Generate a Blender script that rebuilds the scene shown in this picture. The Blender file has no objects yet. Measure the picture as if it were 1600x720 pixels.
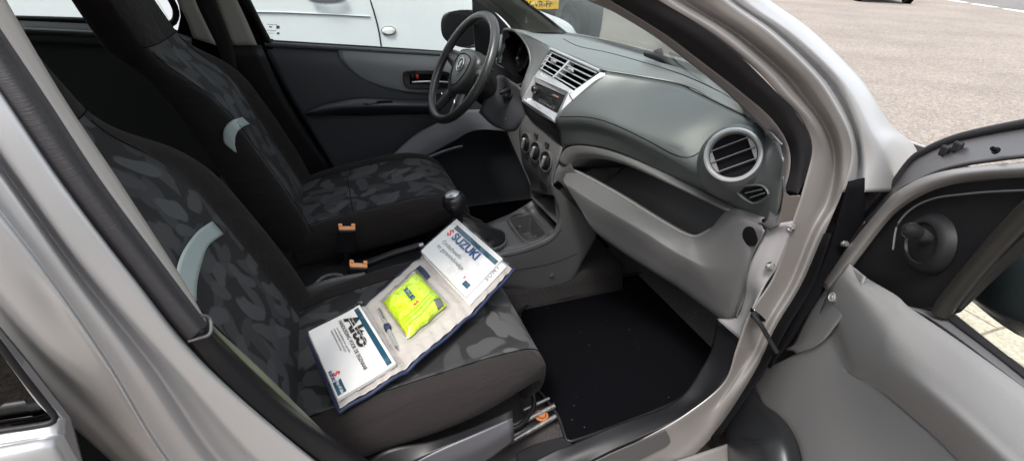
import bpy, bmesh, math, random
from mathutils import Vector as V, Matrix
random.seed(7)
S = bpy.context.scene
COL = S.collection
R = math.radians
# ------------------------------------------------------------------ camera
CAM = V((.07, -1.27, 1.25)); YAW, PIT, ROL = R(69.5), R(29.2), R(1.8); FPX = 777.
fw = V((math.cos(PIT)*math.cos(YAW), math.cos(PIT)*math.sin(YAW), -math.sin(PIT)))
r0 = fw.cross(V((0, 0, 1))).normalized(); u0 = r0.cross(fw)
rt = r0*math.cos(ROL)+u0*math.sin(ROL); up = u0*math.cos(ROL)-r0*math.sin(ROL)
def ray(px, py): return fw*FPX+rt*(px-800)+up*(360-py)
def P(px, py, **k):
    a, v = list(k.items())[0]; i = 'xyz'.index(a); d = ray(px, py)
    return CAM+d*((v-CAM[i])/d[i])
def PP(px, py, o, n):
    d = ray(px, py); return CAM+d*((V(o)-CAM).dot(V(n))/d.dot(V(n)))
def px(*a):
    """list of (px,py,axis,val) -> points"""
    return [P(t[0], t[1], **{t[2]: t[3]}) for t in a]
def py_(y, pts): return [P(a[0], a[1], y=y) for a in pts]
# ------------------------------------------------------------------ materials
MT = {}
def mat(name, col, rough=.5, metal=0., coat=0., spec=.5, bump=0., bscale=200., bdist=.001, var=0., vscale=3., sheen=0., wr=0.):
    m = bpy.data.materials.new(name); m.use_nodes = True; n = m.node_tree.nodes; l = m.node_tree.links
    b = n['Principled BSDF']; b.inputs['Base Color'].default_value = (*col, 1); b.inputs['Roughness'].default_value = rough
    b.inputs['Metallic'].default_value = metal; b.inputs['Coat Weight'].default_value = coat; b.inputs['Coat Roughness'].default_value = .12
    b.inputs['Specular IOR Level'].default_value = spec; b.inputs['Sheen Weight'].default_value = sheen
    tc = n.new('ShaderNodeTexCoord')
    if bump:
        t = n.new('ShaderNodeTexNoise'); t.inputs['Scale'].default_value = bscale; t.inputs['Detail'].default_value = 3
        l.new(tc.outputs['Object'], t.inputs['Vector'])
        bp = n.new('ShaderNodeBump'); bp.inputs['Strength'].default_value = bump; bp.inputs['Distance'].default_value = bdist
        l.new(t.outputs['Fac'], bp.inputs['Height']); l.new(bp.outputs[0], b.inputs['Normal'])
        if wr:
            ma = n.new('ShaderNodeMapping'); ma.inputs['Scale'].default_value = (5, 14, 16); l.new(tc.outputs['Object'], ma.inputs[0])
            tw = n.new('ShaderNodeTexNoise'); tw.inputs['Scale'].default_value = 1.3; tw.inputs['Detail'].default_value = 3; tw.inputs['Distortion'].default_value = .8; l.new(ma.outputs[0], tw.inputs['Vector'])
            b2 = n.new('ShaderNodeBump'); b2.inputs['Strength'].default_value = wr; b2.inputs['Distance'].default_value = .02
            l.new(tw.outputs['Fac'], b2.inputs['Height']); l.new(bp.outputs[0], b2.inputs['Normal']); l.new(b2.outputs[0], b.inputs['Normal'])
    if var:
        t = n.new('ShaderNodeTexNoise'); t.inputs['Scale'].default_value = vscale; t.inputs['Detail'].default_value = 5
        l.new(tc.outputs['Object'], t.inputs['Vector'])
        mp = n.new('ShaderNodeMapRange'); mp.inputs['From Min'].default_value = .3; mp.inputs['From Max'].default_value = .7
        mp.inputs['To Min'].default_value = max(.02, rough-var*.4); mp.inputs['To Max'].default_value = min(1, rough+var*.4)
        l.new(t.outputs['Fac'], mp.inputs['Value']); l.new(mp.outputs[0], b.inputs['Roughness'])
        mx = n.new('ShaderNodeMix'); mx.data_type = 'RGBA'
        mx.inputs[6].default_value = (*[c*(1-var) for c in col], 1); mx.inputs[7].default_value = (*[min(1, c*(1+var)) for c in col], 1)
        l.new(t.outputs['Fac'], mx.inputs[0]); l.new(mx.outputs[2], b.inputs['Base Color'])
    MT[name] = m; return m
dasht = mat('dash_top_lightened', (.10, .106, .108), .40, spec=.8, bump=.5, bscale=900, bdist=.0006, var=.05, vscale=8)  # dash plastic with reflected sky brightness put into its base colour
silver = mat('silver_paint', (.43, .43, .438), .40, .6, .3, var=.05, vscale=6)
silver_dark = mat('silver_inner_paint', (.24, .228, .222), .42, .55, .25, var=.14, vscale=9)  # darker, browner version of the silver paint
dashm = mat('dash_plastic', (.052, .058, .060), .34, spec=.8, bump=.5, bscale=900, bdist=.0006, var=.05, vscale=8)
def specks(m, scale, thr, col):
    n = m.node_tree.nodes; l = m.node_tree.links; b = n['Principled BSDF']; tc = n.new('ShaderNodeTexCoord')
    v = n.new('ShaderNodeTexVoronoi'); v.inputs['Scale'].default_value = scale; l.new(tc.outputs['Object'], v.inputs['Vector'])
    c = n.new('ShaderNodeMath'); c.operation = 'LESS_THAN'; c.inputs[1].default_value = thr; l.new(v.outputs['Distance'], c.inputs[0])
    mx = n.new('ShaderNodeMix'); mx.data_type = 'RGBA'; mx.inputs[6].default_value = b.inputs['Base Color'].default_value; mx.inputs[7].default_value = (*col, 1)
    l.new(c.outputs[0], mx.inputs[0]); l.new(mx.outputs[2], b.inputs['Base Color'])
greyp = mat('grey_plastic', (.088, .088, .09), .45, bump=.45, bscale=900, bdist=.0006, var=.05, vscale=8)
greyd = mat('door_grey_plastic', (.165, .165, .166), .46, bump=.45, bscale=800, bdist=.0006, var=.04, vscale=8)
blackp = mat('black_plastic', (.010, .010, .0115), .42, spec=.35, bump=.4, bscale=700, bdist=.0006)
blackg = mat('black_gloss', (.012, .012, .014), .18)
blackd = mat('deep_black', (.004, .004, .005), .8, spec=.06)
silverp = mat('silver_trim', (.48, .49, .51), .32, .6)
chrome = mat('chrome', (.75, .75, .76), .12, 1.)
steel = mat('bare_steel', (.45, .44, .42), .35, .9, var=.3, vscale=60)
beige = mat('pillar_trim', (.36, .35, .32), .6, bump=.3, bscale=600, bdist=.0006)
beige_n = mat('pillar_trim_edge', (.42, .39, .36), .6, bump=.3, bscale=600, bdist=.0006)
fabric = mat('plain_seat_fabric', (.021, .0182, .018), .92, spec=.12, sheen=.05, bump=.8, bscale=1400, bdist=.0008, var=.12, vscale=14, wr=.5)
rubber = mat('rubber', (.009, .0085, .010), .55, spec=.3, bump=.3, bscale=300)
matm = mat('mat_velour', (.0035, .0035, .0045), 1., spec=.0, bump=.8, bscale=900, bdist=.001)
specks(matm, 38, .045, (.10, .095, .09))
stripe = mat('reflective_stripe', (.36, .42, .41), .5, bump=.3, bscale=1200)
orange = mat('buckle_orange', (.9, .42, .18), .45)
red = mat('red_plastic', (.6, .03, .02), .4)
whitep = mat('white_car_paint', (.60, .63, .66), .25, 0, .8)
darkcar = mat('dark_car_paint', (.06, .075, .08), .3, .3, .8)
yellow = mat('plate_yellow', (.80, .52, .05), .45)
ink = mat('black_ink', (.02, .02, .02), .6)
inkt = mat('teal_ink', (.008, .07, .12), .45)
inkb = mat('blue_ink', (.01, .06, .22), .5)
inkr = mat('red_ink', (.75, .05, .02), .5)
inkg = mat('grey_ink', (.25, .25, .27), .6)
paper = mat('paper', (.80, .80, .79), .35, spec=.4, bump=.15, bscale=12, bdist=.004)
vinyl = mat('wallet_lining', (.37, .345, .325), .40, bump=.9, bscale=22, bdist=.012)
navy = mat('navy_binding', (.012, .02, .055), .6, bump=.5, bscale=500)
hiviz = mat('hiviz_fabric', (.62, .86, .02), .45, bump=1., bscale=34, bdist=.02, var=.12, vscale=30)
hiviz.node_tree.nodes['Principled BSDF'].inputs['Coat Weight'].default_value = .5
tyre = mat('tyre', (.02, .02, .02), .8)
alloy = mat('wheel_alloy', (.4, .4, .42), .3, .9)
headl = mat('headliner', (.45, .44, .42), .9)
rust = mat('rust', (.30, .10, .03), .8, var=.5, vscale=150)
lampr = mat('lamp_red', (.35, .01, .01), .2)
lampc = mat('lamp_clear', (.6, .6, .6), .15)
emboss = mat('emboss', (.085, .09, .092), .6)
emboss2 = mat('emboss_mat', (.035, .035, .038), .8)
olive = mat('olive_sill', (.14, .15, .10), .5, var=.2, vscale=20)

def glassmat(name, tint, tr):
    m = bpy.data.materials.new(name); m.use_nodes = True; n = m.node_tree.nodes; l = m.node_tree.links; n.clear()
    o = n.new('ShaderNodeOutputMaterial'); mx = n.new('ShaderNodeMixShader'); g = n.new('ShaderNodeBsdfGlossy'); t = n.new('ShaderNodeBsdfTransparent')
    lw = n.new('ShaderNodeLayerWeight'); lw.inputs[0].default_value = .5; pw = n.new('ShaderNodeMath'); pw.operation = 'POWER'; pw.inputs[1].default_value = 5
    l.new(lw.outputs['Facing'], pw.inputs[0]); f = n.new('ShaderNodeMath'); f.operation = 'MULTIPLY_ADD'; f.inputs[1].default_value = .9; f.inputs[2].default_value = .045
    l.new(pw.outputs[0], f.inputs[0]); g.inputs['Roughness'].default_value = .01
    t.inputs[0].default_value = (*tint, 1)
    l.new(f.outputs[0], mx.inputs[0]); l.new(t.outputs[0], mx.inputs[1]); l.new(g.outputs[0], mx.inputs[2]); l.new(mx.outputs[0], o.inputs[0])
    return m
glass = glassmat('clear_glass', (.93, .96, .94), 1)
film = glassmat('clear_film', (.97, .97, .97), 1)
tinted = glassmat('tinted_glass', (.10, .12, .12), 1)

def camo():
    m = bpy.data.materials.new('leaf_patterned_fabric'); m.use_nodes = True; n = m.node_tree.nodes; l = m.node_tree.links
    b = n['Principled BSDF']; b.inputs['Roughness'].default_value = .9; b.inputs['Sheen Weight'].default_value = .05; b.inputs['Specular IOR Level'].default_value = .2
    tc = n.new('ShaderNodeTexCoord')
    ns = n.new('ShaderNodeTexNoise'); ns.inputs['Scale'].default_value = 9; l.new(tc.outputs['UV'], ns.inputs['Vector'])
    def layer(rot, sc, thr, off, lo, hi):
        ad = n.new('ShaderNodeMixRGB'); ad.blend_type = 'ADD'; ad.inputs[0].default_value = .09
        l.new(tc.outputs['UV'], ad.inputs[1]); l.new(ns.outputs['Color'], ad.inputs[2])
        mp = n.new('ShaderNodeMapping'); mp.inputs['Rotation'].default_value = (0, 0, R(rot)); mp.inputs['Location'].default_value = (off, off*1.7, 0)
        m0 = mp; l.new(ad.outputs[0], m0.inputs['Vector'])
        mp = n.new('ShaderNodeMapping'); mp.inputs['Scale'].default_value = (sc, sc*.45, 1); l.new(m0.outputs[0], mp.inputs['Vector'])
        v = n.new('ShaderNodeTexVoronoi'); v.voronoi_dimensions = '2D'; v.inputs['Scale'].default_value = 1.
        v.inputs['Randomness'].default_value = .9
        l.new(mp.outputs[0], v.inputs['Vector'])
        c = n.new('ShaderNodeMapRange'); c.inputs['From Min'].default_value = thr+.022; c.inputs['From Max'].default_value = thr-.022; l.new(v.outputs['Distance'], c.inputs[0])
        sx = n.new('ShaderNodeSeparateColor'); l.new(v.outputs['Color'], sx.inputs[0])
        c2 = n.new('ShaderNodeMath'); c2.operation = 'GREATER_THAN'; c2.inputs[1].default_value = .06; l.new(sx.outputs[0], c2.inputs[0])
        mu = n.new('ShaderNodeMath'); mu.operation = 'MULTIPLY'; l.new(c.outputs[0], mu.inputs[0]); l.new(c2.outputs[0], mu.inputs[1])
        mr = n.new('ShaderNodeMapRange'); mr.inputs['To Min'].default_value = lo; mr.inputs['To Max'].default_value = hi; l.new(sx.outputs[1], mr.inputs[0])
        m2 = n.new('ShaderNodeMath'); m2.operation = 'MULTIPLY'; l.new(mu.outputs[0], m2.inputs[0]); l.new(mr.outputs[0], m2.inputs[1])
        return m2
    a = layer(25, 17, .33, 0., .3, .6); c = layer(-40, 16, .30, 3.1, .4, 1.); d = layer(80, 16.5, .29, 7.7, .3, .85)
    m1 = n.new('ShaderNodeMath'); m1.operation = 'MAXIMUM'; l.new(a.outputs[0], m1.inputs[0]); l.new(c.outputs[0], m1.inputs[1])
    m2 = n.new('ShaderNodeMath'); m2.operation = 'MAXIMUM'; l.new(m1.outputs[0], m2.inputs[0]); l.new(d.outputs[0], m2.inputs[1])
    mx = n.new('ShaderNodeMix'); mx.data_type = 'RGBA'; mx.inputs[6].default_value = (.017, .017, .0185, 1); mx.inputs[7].default_value = (.076, .078, .081, 1)
    l.new(m2.outputs[0], mx.inputs[0]); l.new(mx.outputs[2], b.inputs['Base Color'])
    t = n.new('ShaderNodeTexNoise'); t.inputs['Scale'].default_value = 1200; l.new(tc.outputs['Object'], t.inputs['Vector'])
    bp = n.new('ShaderNodeBump'); bp.inputs['Strength'].default_value = .7; bp.inputs['Distance'].default_value = .0008
    l.new(t.outputs['Fac'], bp.inputs['Height']); l.new(bp.outputs[0], b.inputs['Normal'])
    return m
camom = camo()

def speckle(name, c1, c2, scale, rough=.95, bump=.6, dist=.004, big=None, bigs=.6):
    m = bpy.data.materials.new(name); m.use_nodes = True; n = m.node_tree.nodes; l = m.node_tree.links
    b = n['Principled BSDF']; b.inputs['Roughness'].default_value = rough
    tc = n.new('ShaderNodeTexCoord'); t = n.new('ShaderNodeTexNoise'); t.inputs['Scale'].default_value = scale; t.inputs['Detail'].default_value = 4
    t.inputs['Roughness'].default_value = .7
    l.new(tc.outputs['Object'], t.inputs['Vector'])
    r = n.new('ShaderNodeValToRGB'); r.color_ramp.elements[0].position = .36; r.color_ramp.elements[1].position = .64
    r.color_ramp.elements[0].color = (*c1, 1); r.color_ramp.elements[1].color = (*c2, 1); l.new(t.outputs['Fac'], r.inputs[0])
    out = r.outputs[0]
    if big:
        t2 = n.new('ShaderNodeTexNoise'); t2.inputs['Scale'].default_value = bigs; t2.inputs['Detail'].default_value = 6; l.new(tc.outputs['Object'], t2.inputs['Vector'])
        r2 = n.new('ShaderNodeValToRGB'); r2.color_ramp.elements[0].position = .4; r2.color_ramp.elements[1].position = .62
        r2.color_ramp.elements[0].color = (*big, 1); r2.color_ramp.elements[1].color = (1, 1, 1, 1); l.new(t2.outputs['Fac'], r2.inputs[0])
        mm = n.new('ShaderNodeMix'); mm.data_type = 'RGBA'; mm.blend_type = 'MULTIPLY'; mm.inputs[0].default_value = 1
        l.new(out, mm.inputs[6]); l.new(r2.outputs[0], mm.inputs[7]); out = mm.outputs[2]
    l.new(out, b.inputs['Base Color'])
    bp = n.new('ShaderNodeBump'); bp.inputs['Strength'].default_value = bump; bp.inputs['Distance'].default_value = dist
    l.new(t.outputs['Fac'], bp.inputs['Height']); l.new(bp.outputs[0], b.inputs['Normal'])
    return m
carpet = speckle('speckled_carpet', (.008, .007, .0075), (.06, .053, .053), 330)
def gravel():
    m = bpy.data.materials.new('worn_asphalt'); m.use_nodes = True; n = m.node_tree.nodes; l = m.node_tree.links
    b = n['Principled BSDF']; b.inputs['Roughness'].default_value = .9; b.inputs['Specular IOR Level'].default_value = .25
    tc = n.new('ShaderNodeTexCoord'); out = None
    def vor(sc, lo, hi):
        v = n.new('ShaderNodeTexVoronoi'); v.voronoi_dimensions = '2D'; v.inputs['Scale'].default_value = sc; l.new(tc.outputs['Object'], v.inputs['Vector'])
        sp = n.new('ShaderNodeSeparateColor'); l.new(v.outputs['Color'], sp.inputs[0])
        mr = n.new('ShaderNodeMapRange'); mr.inputs['To Min'].default_value = lo; mr.inputs['To Max'].default_value = hi; l.new(sp.outputs[0], mr.inputs[0]); return mr, v
    a, v1 = vor(85, .68, 1.32); c, v2 = vor(33, .84, 1.16)
    t = n.new('ShaderNodeTexNoise'); t.inputs['Scale'].default_value = .55; t.inputs['Detail'].default_value = 7; t.inputs['Roughness'].default_value = .65; l.new(tc.outputs['Object'], t.inputs['Vector'])
    mr = n.new('ShaderNodeMapRange'); mr.inputs['From Min'].default_value = .3; mr.inputs['From Max'].default_value = .7; mr.inputs['To Min'].default_value = .82; mr.inputs['To Max'].default_value = 1.12; l.new(t.outputs['Fac'], mr.inputs[0])
    m1 = n.new('ShaderNodeMath'); m1.operation = 'MULTIPLY'; l.new(a.outputs[0], m1.inputs[0]); l.new(c.outputs[0], m1.inputs[1])
    m2 = n.new('ShaderNodeMath'); m2.operation = 'MULTIPLY'; l.new(m1.outputs[0], m2.inputs[0]); l.new(mr.outputs[0], m2.inputs[1])
    vm = n.new('ShaderNodeVectorMath'); vm.operation = 'SCALE'; vm.inputs[0].default_value = (.205, .18, .16); l.new(m2.outputs[0], vm.inputs['Scale'])
    l.new(vm.outputs[0], b.inputs['Base Color'])
    bp = n.new('ShaderNodeBump'); bp.inputs['Strength'].default_value = .5; bp.inputs['Distance'].default_value = .004; l.new(v1.outputs['Distance'], bp.inputs['Height']); l.new(bp.outputs[0], b.inputs['Normal'])
    return m
asphalt_old = speckle('worn_asphalt', (.085, .077, .07), (.36, .32, .29), 95, bump=.5, dist=.004, big=(.90, .89, .88), bigs=.3)
road2 = speckle('road_asphalt', (.09, .088, .088), (.17, .165, .16), 40, big=(.85, .85, .85))
paving = speckle('paving_stone', (.30, .26, .21), (.46, .41, .34), 60)
def sealmat():
    m = bpy.data.materials.new('ribbed_seal'); m.use_nodes = True; n = m.node_tree.nodes; l = m.node_tree.links
    b = n['Principled BSDF']; b.inputs['Base Color'].default_value = (.026, .024, .027, 1); b.inputs['Roughness'].default_value = .6
    tc = n.new('ShaderNodeTexCoord'); mp = n.new('ShaderNodeMapping'); mp.inputs['Scale'].default_value = (700, 40, 1)
    l.new(tc.outputs['UV'], mp.inputs[0]); t = n.new('ShaderNodeTexNoise'); t.inputs['Scale'].default_value = 1; t.inputs['Detail'].default_value = 2
    l.new(mp.outputs[0], t.inputs['Vector'])
    bp = n.new('ShaderNodeBump'); bp.inputs['Strength'].default_value = .35; bp.inputs['Distance'].default_value = .0015
    l.new(t.outputs['Fac'], bp.inputs['Height']); l.new(bp.outputs[0], b.inputs['Normal'])
    return m
ribbed = sealmat()
# ------------------------------------------------------------------ mesh helpers
def link(name, verts, faces, m, parent=None, uvs=None, smooth=True, mats=None, fmat=None, solid=0, bevel=0, off=0, auto=None, sub=0):
    me = bpy.data.meshes.new(name); me.from_pydata([tuple(v) for v in verts], [], faces); me.update()
    for mm in (mats or [m]): me.materials.append(mm)
    if uvs:
        ul = me.uv_layers.new(name='UVMap')
        for lo in me.loops: ul.data[lo.index].uv = uvs[lo.vertex_index]
    for i, p in enumerate(me.polygons):
        p.use_smooth = smooth
        if fmat: p.material_index = fmat[i]
    bm = bmesh.new(); bm.from_mesh(me); bmesh.ops.recalc_face_normals(bm, faces=bm.faces); bm.to_mesh(me); bm.free()
    if auto is not None: me.set_sharp_from_angle(angle=R(auto))
    o = bpy.data.objects.new(name, me); COL.objects.link(o)
    if parent is not None:
        o.parent = parent
        w = parent.matrix_basis.copy(); q = parent
        while q.parent: q = q.parent; w = q.matrix_basis @ w
        o.matrix_parent_inverse = Matrix.Identity(4) if False else w.inverted() if parent.parent is None else Matrix.Identity(4)
    if sub:
        s = o.modifiers.new('s', 'SUBSURF'); s.levels = sub; s.render_levels = sub
    if solid:
        s = o.modifiers.new('solid', 'SOLIDIFY'); s.thickness = solid; s.offset = off
    if bevel:
        s = o.modifiers.new('bev', 'BEVEL'); s.width = bevel; s.segments = 3; s.limit_method = 'ANGLE'; s.angle_limit = R(35)
    return o
def cr(p0, p1, p2, p3, t):
    return .5*((2*p1)+(p2-p0)*t+(2*p0-5*p1+4*p2-p3)*t*t+(3*p1-p0-3*p2+p3)*t*t*t)
def spline(pts, n, arc=True, closed=False):
    pts = [V(p) for p in pts]; k = len(pts)
    if k == 2: return [pts[0].lerp(pts[1], i/(n-1)) for i in range(n)]
    if closed: ext = [pts[-1]]+pts+[pts[0], pts[1]]; seg = k
    else: ext = [2*pts[0]-pts[1]]+pts+[2*pts[-1]-pts[-2]]; seg = k-1
    def ev(t):
        i = min(int(t), seg-1); return cr(ext[i], ext[i+1], ext[i+2], ext[i+3], t-i)
    if not arc: return [ev(seg*i/(n-1)) for i in range(n)]
    m = seg*16; fine = [ev(seg*i/m) for i in range(m+1)]; L = [0]
    for i in range(m): L.append(L[-1]+(fine[i+1]-fine[i]).length)
    out = []; j = 0
    N = n if closed else n-1
    for i in range(n):
        s = L[-1]*i/N
        while j < m-1 and L[j+1] < s: j += 1
        d = L[j+1]-L[j]; out.append(fine[j].lerp(fine[j+1], (s-L[j])/d if d > 0 else 0))
    return out
def grid(G, name, m, parent=None, solid=.003, closed=False, **kw):
    """G: rows of points (equal length)."""
    nr, nc = len(G), len(G[0]); vs = [p for r_ in G for p in r_]; fs = []
    for i in range(nr-1):
        for j in range(nc-1 if not closed else nc):
            j2 = (j+1) % nc
            fs.append((i*nc+j, i*nc+j2, (i+1)*nc+j2, (i+1)*nc+j))
    uv = [None]*len(vs); vl = 0
    for i in range(nr):
        if i: vl += (G[i][nc//2]-G[i-1][nc//2]).length
        u = 0
        for j in range(nc):
            if j: u += (G[i][j]-G[i][j-1]).length
            uv[i*nc+j] = (u, vl)
    return link(name, vs, fs, m, parent, uvs=uv, solid=solid, **kw)
def loft(curves, name, m, parent=None, nu=40, nv=6, lin=False, arc=True, solid=.003, **kw):
    rs = [spline(c, nu, arc) for c in curves]
    if lin:
        G = []
        for a, b in zip(rs, rs[1:]):
            for k in range(nv): G.append([p.lerp(q, k/nv) for p, q in zip(a, b)])
        G.append(rs[-1])
    else:
        cols = [spline([r_[j] for r_ in rs], (len(rs)-1)*nv+1, False) for j in range(nu)]
        G = [[c[i] for c in cols] for i in range(len(cols[0]))]
    return grid(G, name, m, parent, solid, **kw)
def prism(pts, th, name, m, parent=None, n=None, bevel=0, auto=30, smooth=True, both=False, **kw):
    """flat polygon (3d points, about planar) given thickness along its normal"""
    pts = [V(p) for p in pts]; k = len(pts)
    if n is None:
        n = V((0, 0, 0))
        for a, b in zip(pts, pts[1:]+pts[:1]): n += a.cross(b)
        n.normalize()
        if n.dot(CAM-pts[0]) < 0: n = -n
    n = V(n)
    back = [p-n*th for p in pts]
    fs = [tuple(range(k)), tuple(range(2*k-1, k-1, -1))]+[(i, (i+1) % k, k+(i+1) % k, k+i) for i in range(k)]
    return link(name, pts+back, fs, m, parent, bevel=bevel, auto=auto, smooth=smooth, **kw)
def box(c, s, name, m, parent=None, rot=None, bevel=.004, **kw):
    c = V(c); s = V(s)/2; M = rot or Matrix.Identity(3)
    vs = [c+M@V((x*s.x, y*s.y, z*s.z)) for x in (-1, 1) for y in (-1, 1) for z in (-1, 1)]
    fs = [(0, 1, 3, 2), (4, 6, 7, 5), (0, 4, 5, 1), (2, 3, 7, 6), (0, 2, 6, 4), (1, 5, 7, 3)]
    return link(name, vs, fs, m, parent, bevel=bevel, auto=30, **kw)
def frame(n, upv=(0, 0, 1)):
    n = V(n).normalized(); x = V(upv).cross(n)
    if x.length < 1e-4: x = V((1, 0, 0))
    x.normalize(); y = n.cross(x); return x, y, n
def tube(path, r, name, m, parent=None, n=40, k=12, closed=False, flat=1., arc=True, upv=(0, 0, 1), rfun=None, **kw):
    pts = spline(path, n, arc, closed) if len(path) > 1 else path
    G = []
    L = len(pts)
    for i, p in enumerate(pts):
        a = pts[(i-1) % L] if (closed or i) else p; b = pts[(i+1) % L] if (closed or i < L-1) else p
        t = (b-a).normalized(); x, y, _ = frame(t, upv); rr = rfun(i/(L-1)) * r if rfun else r
        G.append([p+(x*math.cos(q)+y*math.sin(q)*flat)*rr for q in [2*math.pi*j/k for j in range(k)]])
    vs = [p for g in G for p in g]; fs = []
    for i in range(L if closed else L-1):
        for j in range(k):
            i2 = (i+1) % L; j2 = (j+1) % k; fs.append((i*k+j, i*k+j2, i2*k+j2, i2*k+j))
    if not closed: fs += [tuple(range(k)), tuple(range((L-1)*k, L*k))]
    uv = [(i/L, j/k) for i in range(L) for j in range(k)]
    return link(name, vs, fs, m, parent, uvs=uv, auto=50, **kw)
def lathe(prof, c, n, name, m, parent=None, k=40, upv=(0, 0, 1), sx=1., caps=False, **kw):
    """prof: (radius, height along n)"""
    x, y, z = frame(n, upv); c = V(c); G = [[c+(x*math.cos(q)*sx+y*math.sin(q))*r_+z*h for q in [2*math.pi*j/k for j in range(k)]] for r_, h in prof]
    vs = [p for g in G for p in g]; fs = []
    for i in range(len(prof)-1):
        for j in range(k):
            j2 = (j+1) % k; fs.append((i*k+j, i*k+j2, (i+1)*k+j2, (i+1)*k+j))
    return link(name, vs, fs, m, parent, auto=40, **kw)
def text(s, fn, name, m, parent=None, size=1., bold=0., h=.0006, space=1., shear=0.):
    """fn(u,v,h)->point; text laid with baseline v=0, centred on u=0, cap height about size*.7"""
    cu = bpy.data.curves.new('t', 'FONT'); cu.body = s; cu.size = size; cu.align_x = 'CENTER'; cu.offset = bold; cu.space_character = space; cu.shear = shear
    cu.resolution_u = 3
    o = bpy.data.objects.new('t', cu); COL.objects.link(o); bpy.context.view_layer.update()
    dg = bpy.context.evaluated_depsgraph_get(); me = bpy.data.meshes.new_from_object(o.evaluated_get(dg))
    vs = [fn(v.co.x, v.co.y, h) for v in me.vertices]; fs = [tuple(p.vertices) for p in me.polygons]
    bpy.data.objects.remove(o); bpy.data.curves.remove(cu)
    return link(name, vs, fs, m, parent, smooth=False, solid=.0004)
def quadfn(q):
    """q: 4 corners (TL,TR,BR,BL) -> f(u in 0..1, v in 0..1 from top, h)"""
    q = [V(p) for p in q]; n = (q[1]-q[0]).cross(q[3]-q[0]).normalized()
    if n.dot(CAM-q[0]) < 0: n = -n
    return lambda u, v, h=0.: (q[0].lerp(q[1], u)).lerp(q[3].lerp(q[2], u), v)+n*h
def E(name, loc, label=None, cat=None, group=None):
    o = bpy.data.objects.new(name, None); COL.objects.link(o); o.location = loc; o.empty_display_size = .1
    if label: o['label'] = label; o['category'] = cat
    if group: o['group'] = group
    return o
def tag(o, label, cat, group=None):
    o['label'] = label; o['category'] = cat
    if group: o['group'] = group
    return o

from mathutils.bvhtree import BVHTree
def hit(o, px_, py_2, off_=0.):
    me = o.data if not isinstance(o, list) else None
    key = o.name
    if key not in BV: BV[key] = BVHTree.FromPolygons([v.co.copy() for v in me.vertices], [tuple(p.vertices) for p in me.polygons])
    d = ray(px_, py_2).normalized(); loc, n, i, dist = BV[key].ray_cast(CAM, d)
    if loc is None: return None, None
    if n.dot(d) > 0: n = -n
    return loc+n*off_, n
BV = {}
def hits(o, pts, off_=0., dens=12):
    q = spline([V((a, b, 0)) for a, b in pts], dens, True); out = []
    for p in q:
        l, n = hit(o, p.x, p.y, off_)
        if l is not None: out.append(l)
    return out
# ================================================================== SETTING
def sheet(name, x0, x1, y0, y1, z, m, kind='structure'):
    o = link(name, [(x0, y0, z), (x1, y0, z), (x1, y1, z), (x0, y1, z)], [(0, 1, 2, 3)], m, smooth=False)
    o['kind'] = kind; return o
asphalt = gravel()
sheet('ground', -400, 400, -400, 400, 0, asphalt)
rd = P(1350, 0, z=0); rd2 = P(1600, 34, z=0)
dr = (rd2-rd); dr.z = 0; dr.normalize(); nr_ = V((-dr.y, dr.x, 0))
if nr_.dot(rd-CAM) < 0: nr_ = -nr_
a = P(1490, 0, z=.004); b = P(1600, 17, z=.004); d = (b-a).normalized(); n_ = V((-d.y, d.x, 0))
if n_.dot(a-CAM) < 0: n_ = -n_
road = link('road', [a-d*150, a+d*150, a+d*150+n_*9, a-d*150+n_*9], [(0, 1, 2, 3)], road2, smooth=False); road['kind'] = 'structure'
mk = []
c0 = P(1583, 17, z=.008)
for i in range(-12, 14):
    q = c0+d*(i*2.2); mk.append(q)
vs, fs = [], []
for q in mk:
    k = len(vs); vs += [q-d*.75, q+d*.75, q+d*.75+n_*.3, q-d*.75+n_*.3]; fs.append((k, k+1, k+2, k+3))
ro = link('road_marking', vs, fs, mat('road_paint', (.75, .75, .73), .7), smooth=False); ro['kind'] = 'structure'
# paved strip beside the parking place : rows of real slabs
vs, fs = [], []
yy = -.2
row = 0
while yy > -3.2:
    xx = .9+(row % 2)*.15
    while xx < 3.3:
        g = .006; k = len(vs); z = .02+random.uniform(-.001, .001)
        x0, x1, y0, y1 = xx+g, xx+.30-g, yy-.30+g, yy-g
        vs += [(x0, y0, z), (x1, y0, z), (x1, y1, z), (x0, y1, z), (x0-.003, y0-.003, 0.002), (x1+.003, y0-.003, .002), (x1+.003, y1+.003, .002), (x0-.003, y1+.003, .002)]
        fs += [(k, k+1, k+2, k+3), (k, k+4, k+5, k+1), (k+1, k+5, k+6, k+2), (k+2, k+6, k+7, k+3), (k+3, k+7, k+4, k)]
        xx += .30
    yy -= .30; row += 1
pv = link('pavement', vs, fs, paving, smooth=False); pv['kind'] = 'structure'

# ================================================================== THE CAR
car = E('hatchback', (.1, 0, 0), 'silver small hatchback in the foreground with its front passenger door open and grey black cabin', 'car')
def bs(t): return (P(t[0], t[1], **{t[2]: t[3]}))
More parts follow.
